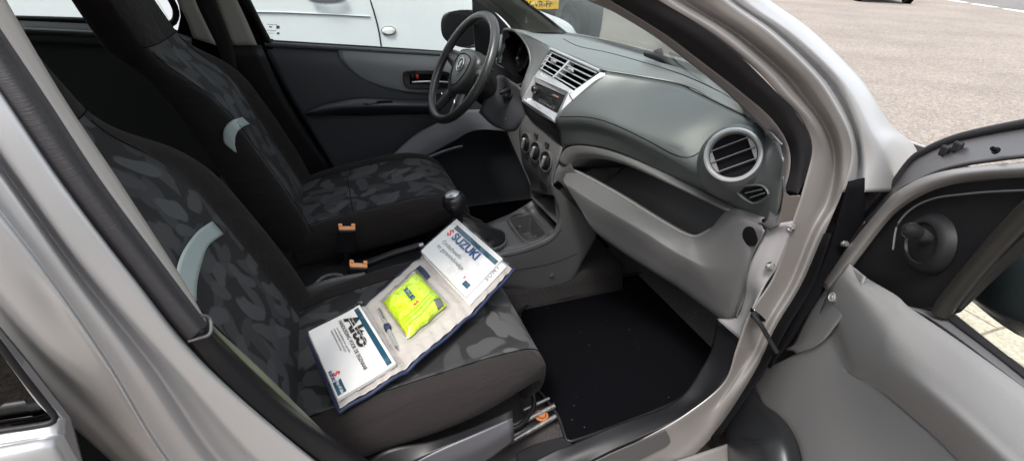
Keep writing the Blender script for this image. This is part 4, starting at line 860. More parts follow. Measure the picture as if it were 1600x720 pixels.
loft([px((528, 78, 'y', .70), (580, 81, 'y', .70), (640, 85, 'y', .70), (690, 88, 'y', .70), (760, 92, 'y', .70)), px((534, 96, 'y', .686), (585, 101, 'y', .682), (640, 106, 'y', .68), (690, 110, 'y', .68), (765, 114, 'y', .68)), px((560, 120, 'y', .682), (596, 128, 'y', .677), (640, 130, 'y', .676), (690, 132, 'y', .676), (770, 134, 'y', .676)), px((596, 136, 'y', .680), (625, 142, 'y', .677), (655, 146, 'y', .676), (700, 147, 'y', .676), (775, 148, 'y', .676))], 'door_grey_insert', mat('far_door_grey', (.18, .19, .20), .45, bump=.4, bscale=700), dd_, nu=30, nv=5)
loft([px((478, 176, 'y', .665), (500, 165, 'y', .670), (530, 158, 'y', .668), (568, 153, 'y', .665), (620, 156, 'y', .665), (680, 158, 'y', .672)), px((478, 177, 'y', .655), (500, 172, 'y', .652), (530, 169, 'y', .642), (568, 167, 'y', .638), (620, 166, 'y', .64), (680, 168, 'y', .655)), px((478, 180, 'y', .67), (500, 180, 'y', .655), (530, 180, 'y', .668), (568, 180, 'y', .668), (620, 178, 'y', .668), (680, 178, 'y', .675))], 'armrest', mat('armrest_plastic', (.028, .03, .037), .4), dd_, nu=30, nv=5)
prism(px((567, 163, 'y', .638), (578, 159, 'y', .65), (612, 157, 'y', .65), (614, 160, 'y', .645), (575, 164, 'y', .637)), .006, 'armrest_pocket', blackd, dd_)
hd = px((631, 113, 'y', .668), (650, 110, 'y', .668), (700, 113, 'y', .668), (704, 126, 'y', .668), (700, 138, 'y', .668), (645, 139, 'y', .668), (633, 134, 'y', .668), (630, 122, 'y', .668))
prism(spline(hd, 28, True, True), .01, 'handle_bezel', blackg, dd_, bevel=.002)
prism(px((640, 116, 'y', .664), (698, 117, 'y', .664), (698, 131, 'y', .664), (641, 132, 'y', .664)), .003, 'handle_recess', blackd, dd_)
tube(px((644, 129, 'y', .655), (662, 128, 'y', .648), (680, 128, 'y', .648), (700, 129, 'y', .655)), .004, 'door_handle', silverp, dd_, n=12, k=8)
box(P(652, 120, y=.658), (.010, .008, .014), 'lock_button', red, dd_, bevel=.002)
box(P(645, 120, y=.66), (.012, .006, .014), 'lock_button', blackp, dd_, bevel=.002)
# blue-grey lower door part
loft([px((597, 262, 'y', .60), (618, 238, 'y', .62), (650, 210, 'y', .64), (680, 194, 'y', .65), (730, 172, 'y', .66), (790, 176, 'y', .66)), px((600, 266, 'y', .59), (635, 250, 'y', .60), (665, 228, 'y', .61), (700, 210, 'y', .62), (745, 196, 'y', .63), (800, 196, 'y', .63)), px((602, 268, 'y', .60), (640, 262, 'y', .60), (675, 240, 'y', .60), (708, 222, 'y', .61), (744, 204, 'y', .62), (800, 206, 'y', .62))], 'door_pocket', kneem, dd_, nu=30, nv=5)
tube(px((670, 246, 'y', .58), (690, 238, 'y', .585), (712, 231, 'y', .59), (722, 229, 'y', .60)), .006, 'pocket_edge', kneem, dd_, n=10, k=8)
groove(px((411, 72, 'y', .70), (448, 144, 'y', .68), (490, 212, 'y', .68), (536, 286, 'y', .68)), 'door_gap_fill', .004, dd_, 20)
# window frame lines, glass
tube(px((368, -40, 'y', .66), (386, 0, 'y', .675), (404, 36, 'y', .69), (420, 66, 'y', .70)), .011, 'window_seal', rubber, dd_, n=16, k=8)
tube(px((418, 65, 'y', .715), (500, 70, 'y', .715), (600, 76, 'y', .715), (750, 86, 'y', .715)), .006, 'window_seal', rubber, dd_, n=16, k=8)
wg = P(420, 66, y=.73); wg2 = P(760, 86, y=.73)
wt = P(386, -10, y=.70); gl = [wg, wg2, V((.55, .62, 1.25)), V((.25, .57, 1.40)), V((-.28, .57, 1.42))]
link('window', gl, [(0, 1, 2, 3, 4)], glass, dd_, smooth=False, solid=.004)
# tiny etched print on the glass
ep = quadfn(px((417, 38, 'y', .722), (438, 39, 'y', .722), (438, 55, 'y', .722), (417, 54, 'y', .722)))
for k, (u0_, u1_, v0_, v1_) in enumerate(((0, .75, 0, .05), (.7, .95, .1, .4), (.15, .4, .2, .32), (0, .7, .58, .63), (.1, .5, .85, .9), (.75, .95, .75, .95))):
    link('etched_mark', [ep(u0_, v0_, .002), ep(u1_, v0_, .002), ep(u1_, v1_, .002), ep(u0_, v1_, .002)], [(0, 1, 2, 3)], inkg, dd_, smooth=False, solid=.0004)
# black sail + mirror
prism(px((737, -30, 'y', .70), (750, -6, 'y', .70), (776, 22, 'y', .70), (798, 46, 'y', .70), (802, 74, 'y', .70), (780, 92, 'y', .70), (744, 88, 'y', .70), (740, 50, 'y', .70)), .01, 'mirror_sail', blackp, dd_, bevel=.002)
mo = px((690, 52, 'y', .86), (689, 36, 'y', .86), (693, 24, 'y', .86), (702, 19, 'y', .86), (722, 18, 'y', .86), (740, 22, 'y', .86), (748, 36, 'y', .86), (746, 66, 'y', .86), (722, 74, 'y', .86), (704, 68, 'y', .86), (695, 62, 'y', .86))
mo = spline(mo, 36, True, True); mc = sum(mo, V((0, 0, 0)))/36
mir = grid([mo, [mc+(p-mc)*1.06+V((.03, 0, 0)) for p in mo], [mc+(p-mc)*.95+V((.08, 0, 0)) for p in mo], [mc+(p-mc)*.5+V((.12, 0, 0)) for p in mo], [mc+(p-mc)*.05+V((.125, 0, 0)) for p in mo]], 'door_mirror', blackp, dd_, solid=.003, closed=True)
mm_ = [mc+(p-mc)*.86+V((.006, 0, 0)) for p in mo]
link('mirror_glass', mm_, [tuple(range(36))], mat('mirror', (.8, .82, .84), .02, 1.), dd_, smooth=False, solid=.002) if False else None
mg = mat('mirror_silvering', (.75, .78, .8), .03, 1.)
bpy_m = link('mirror_glass', mm_+[mc+V((.006, 0, 0))], [(i, (i+1) % 36, 36) for i in range(36)], mg, car, smooth=False, solid=.002)
# far B pillar, rear door inner, rear quarter
prism(px((392, 58, 'y', .712), (426, 62, 'y', .712), (475, 150, 'y', .70), (560, 296, 'y', .70), (515, 310, 'y', .70), (425, 150, 'y', .705)), .01, 'door_gap_fill', blackd, car)  # black filler added behind the pillar gap against light leaking in
prism(px((258, -60, 'y', .69), (352, -60, 'y', .69), (376, -16, 'y', .69), (396, 20, 'y', .70), (424, 70, 'y', .70), (440, 112, 'y', .70), (300, 112, 'y', .69), (276, 56, 'y', .69), (282, 26, 'y', .69), (278, 0, 'y', .69)), .02, 'pillar_backing', blackd, car)
loft([px((290, -60, 'y', .625), (308, 0, 'y', .64), (322, 34, 'y', .65), (340, 75, 'y', .665), (352, 110, 'y', .67)), px((318, -60, 'y', .62), (336, 0, 'y', .635), (350, 34, 'y', .645), (364, 75, 'y', .66), (372, 112, 'y', .665))], 'seat_belt', mat('belt_webbing', (.012, .012, .013), .8, bump=.5, bscale=900), car, nu=16, nv=3)
loft([px((300, -50, 'y', .64), (335, 0, 'y', .65), (346, 34, 'y', .66), (360, 71, 'y', .67)), px((345, -50, 'y', .64), (370, 0, 'y', .655), (386, 34, 'y', .665), (402, 71, 'y', .675))], 'pillar_trim', beige, car, nu=16, nv=4)
loft([px((340, 71, 'y', .67), (362, 110, 'y', .68), (420, 200, 'y', .69), (520, 330, 'y', .69)), px((408, 71, 'y', .675), (440, 140, 'y', .685), (480, 205, 'y', .69), (545, 300, 'y', .69)) ], 'pillar_lower_trim', blackp, car, nu=16, nv=4)
loft([px((255, -60, 'y', .62), (276, 0, 'y', .64), (290, 28, 'y', .65), (302, 60, 'y', .66)), px((290, -60, 'y', .62), (305, 0, 'y', .64), (320, 34, 'y', .65), (338, 71, 'y', .66))], 'pillar_trim', beige, car, nu=16, nv=4)
rdp = loft([px((30, 33, 'y', .70), (100, 36, 'y', .70), (180, 40, 'y', .70), (268, 46, 'y', .70), (300, 58, 'y', .70)), px((30, 46, 'y', .68), (100, 49, 'y', .68), (180, 53, 'y', .68), (268, 58, 'y', .68), (300, 64, 'y', .68)), px((30, 64, 'y', .67), (100, 66, 'y', .67), (180, 70, 'y', .67), (268, 72, 'y', .67), (300, 76, 'y', .67)), px((30, 90, 'y', .69), (100, 92, 'y', .69), (180, 96, 'y', .69), (268, 96, 'y', .69), (302, 100, 'y', .69)), px((60, 260, 'y', .69), (140, 270, 'y', .69), (220, 280, 'y', .69), (320, 290, 'y', .69), (350, 300, 'y', .69))], 'rear_door_trim', mat('rear_door_trim', (.06, .065, .067), .5, bump=.4, bscale=700), car, nu=24, nv=5)
tube(px((30, 48, 'y', .67), (100, 51, 'y', .67), (180, 55, 'y', .67), (268, 60, 'y', .67), (298, 66, 'y', .67)), .009, 'rear_door_rail', greyp, rdp, n=20, k=10)
tube(px((20, 30, 'y', .71), (60, 31, 'y', .71), (130, 33, 'y', .71), (250, 38, 'y', .71), (266, 38, 'y', .71), (274, 30, 'y', .705), (274, 14, 'y', .70), (262, -10, 'y', .69), (240, -60, 'y', .66)), .010, 'window_seal', rubber, rdp, n=50, k=8)
link('rear_window', [P(10, 32, y=.72), P(270, 40, y=.72), V((-.45, .57, 1.42)), V((-1.2, .57, 1.40))], [(0, 1, 2, 3)], glass, rdp, smooth=False, solid=.004)
# outer body side, far, lower part + rear quarter + tail so that the cabin is closed
link('body_side', [(-1.9, .79, .25), (1.0, .79, .25), (1.0, .80, .72), (-1.9, .80, .72), (1.0, .76, .86), (-1.9, .76, .90)], [(0, 1, 2, 3), (3, 2, 4, 5)], silver, car, solid=.004, smooth=False)
link('rear_quarter', [(-1.15, .72, .3), (-1.9, .72, .3), (-1.9, .72, 1.0), (-1.15, .72, 1.0), (-1.3, .6, 1.42), (-1.75, .6, 1.40)], [(0, 1, 2, 3), (3, 2, 5, 4)], silver, car, solid=.03, smooth=False)
link('rear_quarter', [(-1.15, -.74, .3), (-1.9, -.74, .3), (-1.9, -.74, 1.0), (-1.15, -.74, 1.0), (-1.3, -.6, 1.42), (-1.75, -.6, 1.40)], [(0, 1, 2, 3), (3, 2, 5, 4)], silver, car, solid=.03, smooth=False)
link('tailgate', [(-1.9, -.7, .3), (-1.9, .7, .3), (-1.9, .7, .95), (-1.9, -.7, .95)], [(0, 1, 2, 3)], silver, car, solid=.03, smooth=False)
for (x_, y_) in ((1.28, -.70), (1.28, .70), (-1.35, -.70), (-1.35, .70)):
    wl = lathe([(.16, -.07), (.25, -.08), (.275, -.05), (.275, .05), (.25, .08), (.19, .075), (.17, .05), (.05, .06), (0, .06)], (x_, y_, .275), (0, 1 if y_ > 0 else -1, 0), 'wheel', tyre, car, k=40)
# ---- near rear door (closed) : skin + glass
rdY = -.83
rd_o = px((-60, 430, 'y', -.79), (0, 525, 'y', -.80), (38, 576, 'y', -.805), (69, 619, 'y', -.81), (97, 650, 'y', -.815), (101, 660, 'y', -.817), (99, 682, 'y', -.822), (110, 706, 'y', -.825), (126, 728, 'y', -.825), (170, 800, 'y', -.82))
rd_i = px((-70, 440, 'y', -.805), (-6, 535, 'y', -.815), (30, 585, 'y', -.82), (60, 626, 'y', -.825), (84, 650, 'y', -.83), (88, 662, 'y', -.832), (86, 684, 'y', -.836), (96, 708, 'y', -.838), (110, 730, 'y', -.838), (150, 800, 'y', -.832))
nd = loft([rd_o, off(rd_o, (-.002, -.003, 0)), rd_i], 'rear_door', silver, car, nu=50, nv=4, arc=False)
gpl = px((-60, 540, 'y', -.815), (-6, 536, 'y', -.815), (30, 588, 'y', -.818), (58, 624, 'y', -.82), (82, 650, 'y', -.822), (82, 657, 'y', -.824), (60, 662, 'y', -.824), (0, 673, 'y', -.824), (-60, 682, 'y', -.824))
link('rear_window', gpl, [tuple(range(len(gpl)))], glassmat('rear_privacy_glass', (.05, .055, .06), 1), nd, smooth=False, solid=.004)
tube(px((-40, 484, 'y', -.825), (2, 541, 'y', -.828), (34, 584, 'y', -.829), (62, 620, 'y', -.83), (82, 645, 'y', -.832), (85, 655, 'y', -.834), (76, 661, 'y', -.835), (40, 667, 'y', -.835), (0, 673, 'y', -.835), (-60, 684, 'y', -.835)), .0028, 'window_frame', rubber, nd, n=60, k=8)
loft([px((-60, 684, 'y', -.832), (0, 674, 'y', -.832), (50, 666, 'y', -.832), (84, 655, 'y', -.832), (100, 652, 'y', -.826)), px((-60, 706, 'y', -.842), (0, 696, 'y', -.842), (50, 687, 'y', -.842), (84, 680, 'y', -.84), (100, 676, 'y', -.832)), px((-60, 722, 'y', -.862), (0, 712, 'y', -.862), (50, 704, 'y', -.86), (86, 698, 'y', -.855), (104, 694, 'y', -.838)), px((-60, 820, 'y', -.875), (0, 815, 'y', -.875), (60, 808, 'y', -.875), (130, 800, 'y', -.865), (165, 795, 'y', -.84))], 'door_skin', silver, nd, nu=30, nv=6)
link('rear_door_inner', px((-60, 440, 'y', -.74), (40, 560, 'y', -.74), (110, 650, 'y', -.75), (150, 800, 'y', -.76), (-60, 800, 'y', -.76)), [(0, 1, 2, 3, 4)], mat('rear_inner', (.05, .05, .055), .6), nd, smooth=False, solid=.003)

link('rear_door_inner', [(-.36, -.74, .28), (-1.16, -.74, .28), (-1.16, -.74, .98), (-.36, -.74, .96)], [(0, 1, 2, 3)], blackp, nd, smooth=False, solid=.02)  # unseen near-side panel added to keep stray light out of the cabin
link('rear_window', [(-.36, -.735, .98), (-1.16, -.735, 1.0), (-1.2, -.57, 1.40), (-.42, -.57, 1.42)], [(0, 1, 2, 3)], tinted, nd, smooth=False, solid=.004)  # unseen tinted pane added to darken the cabin
link('rear_window', [(-1.9, -.6, .98), (-1.9, .6, .98), (-1.75, .5, 1.38), (-1.75, -.5, 1.38)], [(0, 1, 2, 3)], tinted, car, smooth=False, solid=.004)
# ================================================================== OPEN FRONT DOOR (passenger side)
HO = V((.885, -.79, 0)); da = R(66); dv = V((-math.cos(da), -math.sin(da), 0)); dn_ = V((-dv.y, dv.x, 0))
if dn_.dot(CAM-HO) < 0: dn_ = -dn_
def D(a, b, h=0.): return PP(a, b, HO+dn_*h, dn_)
def Dl(h, *t): return [D(a[0], a[1], (a[2] if len(a) > 2 else h)) for a in t]
# grey inner panel built from longitudinal curves (left -> right)
pn = loft([
    Dl(0, (1327, 412, .020), (1350, 432, .022), (1400, 462, .024), (1420, 480, .026), (1480, 521, .028), (1545, 567, .03), (1620, 622, .03), (1720, 700, .03)),
    Dl(0, (1318, 424, .028), (1345, 446, .036), (1392, 480, .040), (1412, 496, .042), (1470, 540, .044), (1535, 588, .046), (1612, 648, .046), (1712, 728, .046)),
    Dl(0, (1308, 436, .028), (1338, 466, .042), (1374, 508, .054), (1394, 532, .060), (1450, 584, .064), (1511, 636, .066), (1586, 704, .068), (1686, 792, .068)),
    Dl(0, (1298, 450, .024), (1330, 545, .034), (1362, 568, .046), (1390, 584, .054), (1440, 616, .062), (1495, 660, .066), (1560, 722, .068), (1660, 812, .068)),
    Dl(0, (1285, 480, .018), (1324, 572, .010), (1357, 594, .006), (1385, 614, .004), (1428, 650, .002), (1476, 694, .0), (1538, 762, .0), (1632, 850, .0)),
    Dl(0, (1256, 545, .014), (1285, 575, .012), (1330, 610, .008), (1370, 640, .006), (1400, 670, .006), (1440, 715, .006), (1500, 790, .006), (1580, 880, .006)),
    Dl(0, (1160, 590, .004), (1186, 645, .003), (1212, 676, .002), (1230, 704, .002), (1238, 740, .002), (1240, 790, .002), (1240, 850, .002), (1250, 930, .002))],
    'front_door', greyd, car, nu=60, nv=6, arc=False)
# hinge side flange in grey with fastener
loft([Dl(0, (1327, 412, .018), (1306, 425, .010), (1282, 455, .006), (1262, 490, .006), (1250, 515, .006), (1240, 538, .006), (1228, 546, .008)), Dl(0, (1342, 424, .026), (1328, 436, .026), (1306, 470, .024), (1288, 500, .022), (1274, 520, .020), (1258, 536, .018), (1240, 548, .014)), Dl(0, (1352, 432, .033), (1347, 446, .036), (1328, 478, .034), (1306, 508, .030), (1286, 532, .026), (1268, 544, .022), (1244, 552, .016))], 'door_flange', greyd, pn, nu=30, nv=5, arc=False)
sc = D(1301, 464, .030)
lathe([(.0085, -.004), (.0085, .002), (.007, .003), (.006, .0015), (.004, .0015), (.003, .003), (0, .003)], sc, dn_+V((0, 0, .2)), 'trim_clip', greyd, pn, k=24)
# black front edge seal of the door
loft([Dl(0, (1342, 356, -.045), (1300, 408, -.045), (1258, 470, -.045), (1225, 545, -.045), (1185, 590, -.045), (1140, 660, -.045), (1128, 740, -.045)), Dl(0, (1352, 346, .0), (1316, 396, .0), (1284, 440, .0), (1262, 490, .0), (1212, 560, .0), (1168, 600, .0), (1150, 740, .0))], 'door_edge', rubber, pn, nu=50, nv=5, arc=False)
# silver window frame
F0_ = Dl(0, (1284, 446, .012), (1322, 392, .012), (1366, 338, .012), (1395, 306, .012), (1430, 284, .012), (1470, 270, .012), (1520, 262, .012), (1600, 255, .012), (1700, 250, .012))
F1_ = Dl(0, (1292, 452, .022), (1332, 396, .022), (1374, 344, .022), (1402, 316, .022), (1436, 294, .022), (1474, 280, .022), (1522, 271, .022), (1600, 265, .022), (1700, 260, .022))
F2_ = Dl(0, (1304, 454, .012), (1346, 398, .012), (1386, 346, .012), (1412, 322, .012), (1444, 303, .012), (1480, 290, .012), (1526, 281, .012), (1600, 276, .012), (1700, 272, .012))
loft([F0_, F1_, F2_], 'window_frame', silver_dark, pn, nu=60, nv=6, arc=False, solid=.003)
# black upper edge with outer weatherstrip (z towards the outside of the door)
B0_ = Dl(0, (1344, 352, -.05), (1392, 298, -.055), (1424, 256, -.06), (1448, 240, -.06), (1480, 226, -.06), (1520, 215, -.06), (1600, 200, -.06), (1700, 186, -.06))
B1_ = Dl(0, (1350, 352, -.03), (1398, 298, -.03), (1430, 268, -.03), (1458, 252, -.03), (1490, 240, -.03), (1530, 231, -.03), (1600, 220, -.03), (1700, 208, -.03))
B2_ = Dl(0, (1362, 350, .005), (1402, 300, .006), (1436, 283, .008), (1470, 268, .008), (1510, 258, .008), (1550, 252, .008), (1600, 246, .008), (1700, 240, .008))
loft([B0_, B1_, B2_], 'door_edge', mat('door_upper_black', (.035, .031, .033), .38), pn, nu=60, nv=6, arc=False)
tube([p+V((0, 0, .004)) for p in B0_], .008, 'weatherstrip', rubber, pn, n=60, k=10)
bolt(D(1557, 236, .002), dn_+V((0, 0, .5)), .003, 'bolt', pn, blackd)
for xx_, yy_ in ((1476, 236), (1496, 230)):
    box(D(xx_, yy_, -.03), (.008, .012, .016), 'strip_clip', rubber, pn, bevel=.003)
# black sail panel behind the frame
sailm = mat('sail_plastic', (.008, .008, .009), .5, spec=.2, bump=.3, bscale=700, bdist=.0006)
sail = prism(Dl(.004, (1296, 446), (1332, 408), (1372, 356), (1400, 326), (1440, 302), (1490, 286), (1600, 274), (1700, 270), (1700, 330), (1620, 350), (1540, 424), (1478, 486), (1440, 500), (1400, 470), (1328, 416)), .02, 'sail_panel', sailm, pn, n=dn_, bevel=.003)
tube(Dl(.012, (1395, 390), (1402, 352), (1425, 326), (1460, 310), (1510, 303), (1560, 299), (1640, 296)), .0014, 'sail_edge', mat('sail_edge', (.10, .10, .105), .35), pn, n=40, k=8)
mb0 = D(1447, 380, .012); x_, y_, z_ = frame(dn_)
lathe([(.043, -.006), (.038, .003), (.031, .008), (.0285, .008), (.027, .005), (.014, .007), (.0, .010)], mb0, dn_+V((0, 0, .05)), 'mirror_adjuster_base', sailm, pn, k=40)
tube([D(1452, 375, .014), D(1440, 368, .035), D(1425, 361, .05), D(1421, 359, .054)], .012, 'mirror_adjuster_stick', mat('stick', (.025, .025, .027), .35), pn, n=16, k=14, rfun=lambda t: .6+.35*t)
lathe([(.0105, -.012), (.0105, 0), (.007, .007), (0, .009)], D(1422, 359, .055), D(1422, 359, .055)-D(1440, 368, .035), 'mirror_adjuster_tip', sailm, pn, k=20)
# window channel, belt strip
tube(Dl(.012, (1640, 300), (1600, 336), (1560, 378), (1520, 424), (1484, 468), (1470, 490)), .011, 'window_channel', mat('channel_grey', (.014, .013, .011), .5, spec=.3), pn, n=30, k=10)
tube(Dl(.0, (1660, 300), (1610, 352), (1570, 392), (1530, 434), (1494, 478)), .006, 'window_channel', rubber, pn, n=30, k=8)
loft([Dl(0, (1412, 478, .026), (1440, 490, .02), (1480, 515, .022), (1540, 560, .024), (1610, 614, .024), (1700, 690, .024)), Dl(0, (1430, 482, .008), (1462, 490, .004), (1500, 517, .006), (1552, 556, .008), (1612, 604, .008), (1700, 676, .008))], 'belt_trim', mat('belt_trim_grey', (.085, .085, .09), .4), pn, nu=30, nv=4)
loft([Dl(0, (1436, 482, .008), (1466, 488, .006), (1502, 515, .006), (1554, 554, .008), (1614, 602, .008), (1700, 674, .008)), Dl(0, (1464, 480, .0), (1482, 486, -.002), (1512, 508, -.002), (1560, 546, -.002), (1616, 588, -.002), (1700, 656, -.002))], 'belt_seal', rubber, pn, nu=30, nv=4)
loft([H4[8:14], cv((1298, 365, -.765), (1270, 446, -.77), (1230, 512, -.77), (1196, 575, -.77), (1152, 640, -.77), (1128, 676, -.765))], 'hinge_gap_dark', blackd, car, nu=20, nv=4, arc=False)  # dark sheet standing for shade in the gap between frame and door
# outer skin of the door (seen from elsewhere), glass, far mirror
dgl = Dl(-.03, (1484, 492), (1640, 300), (1800, 260), (1800, 730), (1620, 592))
link('window', dgl, [(0, 1, 2, 3, 4)], glass, pn, smooth=False, solid=.004)
zb = .30
sk_ = [HO+dv*0+dn_*-.06, HO+dv*.95+dn_*-.06]
sk_v = [V((sk_[0].x, sk_[0].y, zb)), V((sk_[1].x, sk_[1].y, zb)), V((sk_[1].x, sk_[1].y, .86)), V((sk_[0].x, sk_[0].y, .80))]
link('door_skin', sk_v, [(0, 1, 2, 3)], silver, pn, smooth=False, solid=.004)
# exterior mirror (seen through the glass)
mh = D(1590, 418, -.12)
dm = spline([V((a*.115, b*.06, 0)) for a, b in ((-1, -.6), (-.9, .5), (-.4, 1), (.5, 1), (1, .5), (1, -.5), (.5, -1), (-.5, -1))], 30, True, True)
def mp(v, s, h): return mh+dv*(v.x*s+.01)+V((0, 0, v.y*s))-dn_*h
grid([[mp(v, .02, -.06) for v in dm], [mp(v, .6, -.058) for v in dm], [mp(v, 1.0, -.03) for v in dm], [mp(v, 1.04, .03) for v in dm], [mp(v, 1.0, .05) for v in dm], [mp(v, .02, .05) for v in dm]], 'door_mirror', mat('mirror_housing', (.02, .024, .028), .25), pn, solid=0, closed=True)
# speaker pod (black) at the lower front corner
sp0 = Dl(0, (1176, 598, .012), (1190, 628, .014), (1216, 648, .015), (1236, 672, .016), (1250, 708, .016), (1257, 770, .016))
sp1 = Dl(0, (1160, 618, .040), (1174, 640, .052), (1198, 662, .056), (1216, 684, .058), (1227, 716, .058), (1232, 775, .058))
sp2 = Dl(0, (1144, 642, .070), (1156, 664, .084), (1168, 682, .090), (1178, 704, .092), (1182, 730, .092), (1184, 780, .092))
sp3 = Dl(0, (1134, 664, .085), (1138, 678, .095), (1140, 694, .098), (1142, 710, .100), (1144, 734, .100), (1146, 785, .100))
sp4 = Dl(0, (1134, 668, .05), (1131, 680, .06), (1129, 694, .065), (1128, 712, .065), (1127, 736, .065), (1127, 790, .065))
sp5 = Dl(0, (1150, 660, .0), (1146, 680, .0), (1144, 694, .0), (1142, 712, .0), (1140, 736, .0), (1140, 790, .0))
spk = loft([sp0, sp1, sp2, sp3, sp4, sp5], 'speaker_pod', mat('pod_plastic', (.012, .013, .015), .4, bump=.3, bscale=700), pn, nu=30, nv=6, arc=False)
for i in range(9):
    y0 = 684+i*5.; tube(Dl(0, (1152+abs(i-1)*.8, y0, .096), (1172, y0-1, .0945), (1190+min(i, 6)*1.5, y0+1, .086)), .0006, 'speaker_rib', rubber, spk if False else pn, n=12, k=5)
# door check strap, black gap strip by the wing
tube(px((1176, 490, 'y', -.735), (1188, 506, 'y', -.75), (1202, 530, 'y', -.765), (1214, 550, 'y', -.78)), .0045, 'check_strap', rubber, car, n=16, k=8)
prism(px((1180, 484, 'y', -.731), (1198, 498, 'y', -.731), (1196, 504, 'y', -.731), (1184, 503, 'y', -.731), (1178, 492, 'y', -.731)), .012, 'strap_bracket', chrome, car, bevel=.002)
lathe([(.006, 0), (.006, .01), (0, .01)], P(1176, 491, y=-.73), (0, -1, .2), 'strap_pin', rubber, car, k=14)
loft([px((1326, 284, 'y', -.745), (1312, 330, 'y', -.745), (1300, 372, 'y', -.745), (1282, 420, 'y', -.745), (1256, 470, 'y', -.745), (1222, 530, 'y', -.745), (1196, 570, 'y', -.745)), px((1350, 278, 'y', -.75), (1350, 330, 'y', -.76), (1342, 372, 'y', -.76), (1312, 420, 'y', -.76), (1276, 470, 'y', -.76), (1234, 530, 'y', -.76), (1203, 575, 'y', -.76))], 'hinge_gap_seal', blackd, car, nu=24, nv=4)

# ================================================================== FLOOR MATS, things on their own
fm_ = tag(prism(px((816, 478, 'z', .275), (896, 461, 'z', .275), (955, 437, 'z', .275), (1010, 425, 'z', .275), (1100, 470, 'z', .275), (1140, 500, 'z', .275), (1128, 560, 'z', .275), (1104, 592, 'z', .275), (1060, 628, 'z', .275), (985, 660, 'z', .275), (896, 691, 'z', .275), (882, 686, 'z', .275), (872, 652, 'z', .275), (848, 620, 'z', .275), (830, 600, 'z', .275), (818, 560, 'z', .275)), .008, 'floor_mat', matm, bevel=.003), 'plain black velour mat in the empty footwell beside the open door', 'floor mat', 'floor mats')
tube([p+V((0, 0, .001)) for p in px((818, 482, 'z', .284), (896, 463, 'z', .284), (953, 440, 'z', .284), (1010, 427, 'z', .284), (1098, 472, 'z', .284), (1136, 502, 'z', .284), (1125, 560, 'z', .284), (1102, 590, 'z', .284), (1058, 626, 'z', .284), (984, 657, 'z', .284), (897, 688, 'z', .284), (884, 683, 'z', .284), (873, 652, 'z', .284), (850, 620, 'z', .284), (833, 600, 'z', .284), (820, 560, 'z', .284))], .004, 'mat_edging', blackp, fm_, n=160, k=8, closed=True)
bumpf = [V((1.0+.0*t, y, .275+.0)) for y in (0,) for t in (0,)]
fm2 = tag(prism([(.45, .14, .275), (1.0, .14, .275), (1.0, .62, .275), (.45, .62, .275)], .008, 'floor_mat', matm, bevel=.003), 'black mat with a woven model word under the steering wheel', 'floor mat', 'floor mats')
q = quadfn(px((785, 309, 'z', .275), (762, 311, 'z', .275), (762, 319, 'z', .275), (785, 317, 'z', .275)))
q = quadfn(px((762, 318, 'z', .275), (786, 317, 'z', .275), (786, 310, 'z', .275), (763, 311, 'z', .275)))
text('Alto', lambda u, v, h: q(1-(.5+u/2.0), 1-v/.75, .002+h) if False else q(.5-u/2.0, v/.75, .002+h), 'woven_word', emboss2, fm2, size=1., bold=.02)

# ================================================================== DOCUMENT WALLET
def C4(pts): return [P(a, b, z=c) for a, b, c in pts]
# panels: far edge -> near edge ; three panels from left to right
TLs = C4([(480, 526, .525), (571, 477, .532), (655, 404, .548), (717, 349, .575)])     # upper-left edge run
BRs = C4([(531, 645, .505), (636, 578, .525), (738, 492, .545), (803, 424, .572)])     # lower-right edge run
def wsurf(u, v, h=0.):
    """u 0..3 along the wallet, v 0..1 across (0 = console side)"""
    a = spline(TLs, 31, False); b = spline(BRs, 31, False)
    f_ = min(max(u/3*30, 0), 29.999); i = int(f_); t = f_-i
    p = a[i].lerp(a[i+1], t).lerp(b[i].lerp(b[i+1], t), v)
    i0 = max(0, i-1); tu = (a[min(30, i+1)]-a[i0]).normalized(); tv = (b[i]-a[i]).normalized(); n = tu.cross(tv)
    if n.z < 0: n = -n
    sag = -.006*math.exp(-((u-1)/.06)**2)-.006*math.exp(-((u-2)/.06)**2)
    return p+n.normalized()*(h+sag)
wl = E('document_wallet', wsurf(1.5, .5, -.006), 'unfolded grey and navy document wallet lying open across the passenger seat cushion', 'document wallet')
def wgrid(u0_, u1_, v0_, v1_, hf, name, m, par, nu=40, nv=24, solid=.002, **kw):
    return grid([[wsurf(u0_+(u1_-u0_)*i/nu, v0_+(v1_-v0_)*j/nv, hf(u0_+(u1_-u0_)*i/nu, v0_+(v1_-v0_)*j/nv)) for i in range(nu+1)] for j in range(nv+1)], name, m, par, solid=solid, **kw)
from mathutils import noise as NZ
def wr_(a, s=9., f2=1.): return lambda u, v: .004+a*NZ.noise(V((u*s, v*s*f2, 3.1)))
wgrid(0, 3, 0, 1, lambda u, v: 0, 'wallet_cover', navy, wl, 60, 20, .004)
wgrid(.02, 2.98, .015, .985, lambda u, v: .0075+.0035*NZ.noise(V((u*7, v*5+u*2, 1))) + (.0012*math.sin(u*40+v*9)*math.exp(-((v-.95)/.1)**2)), 'lining', vinyl, wl, 120, 60, .001)
tube([wsurf(u, 1.0, .003+.002*math.sin(u*11)) for u in [3*i/40 for i in range(41)]], .0042, 'edge_binding', navy, wl, n=90, k=8)
tube([wsurf(u, 0.0, .003+.0015*math.sin(u*9)) for u in [3*i/40 for i in range(41)]], .0036, 'edge_binding', navy, wl, n=90, k=8)
tube([wsurf(3, v, .003) for v in [i/10 for i in range(11)]], .0045, 'edge_binding', navy, wl, n=30, k=8)
tube([wsurf(0, v, .003) for v in [i/10 for i in range(11)]], .004, 'edge_binding', navy, wl, n=30, k=8)
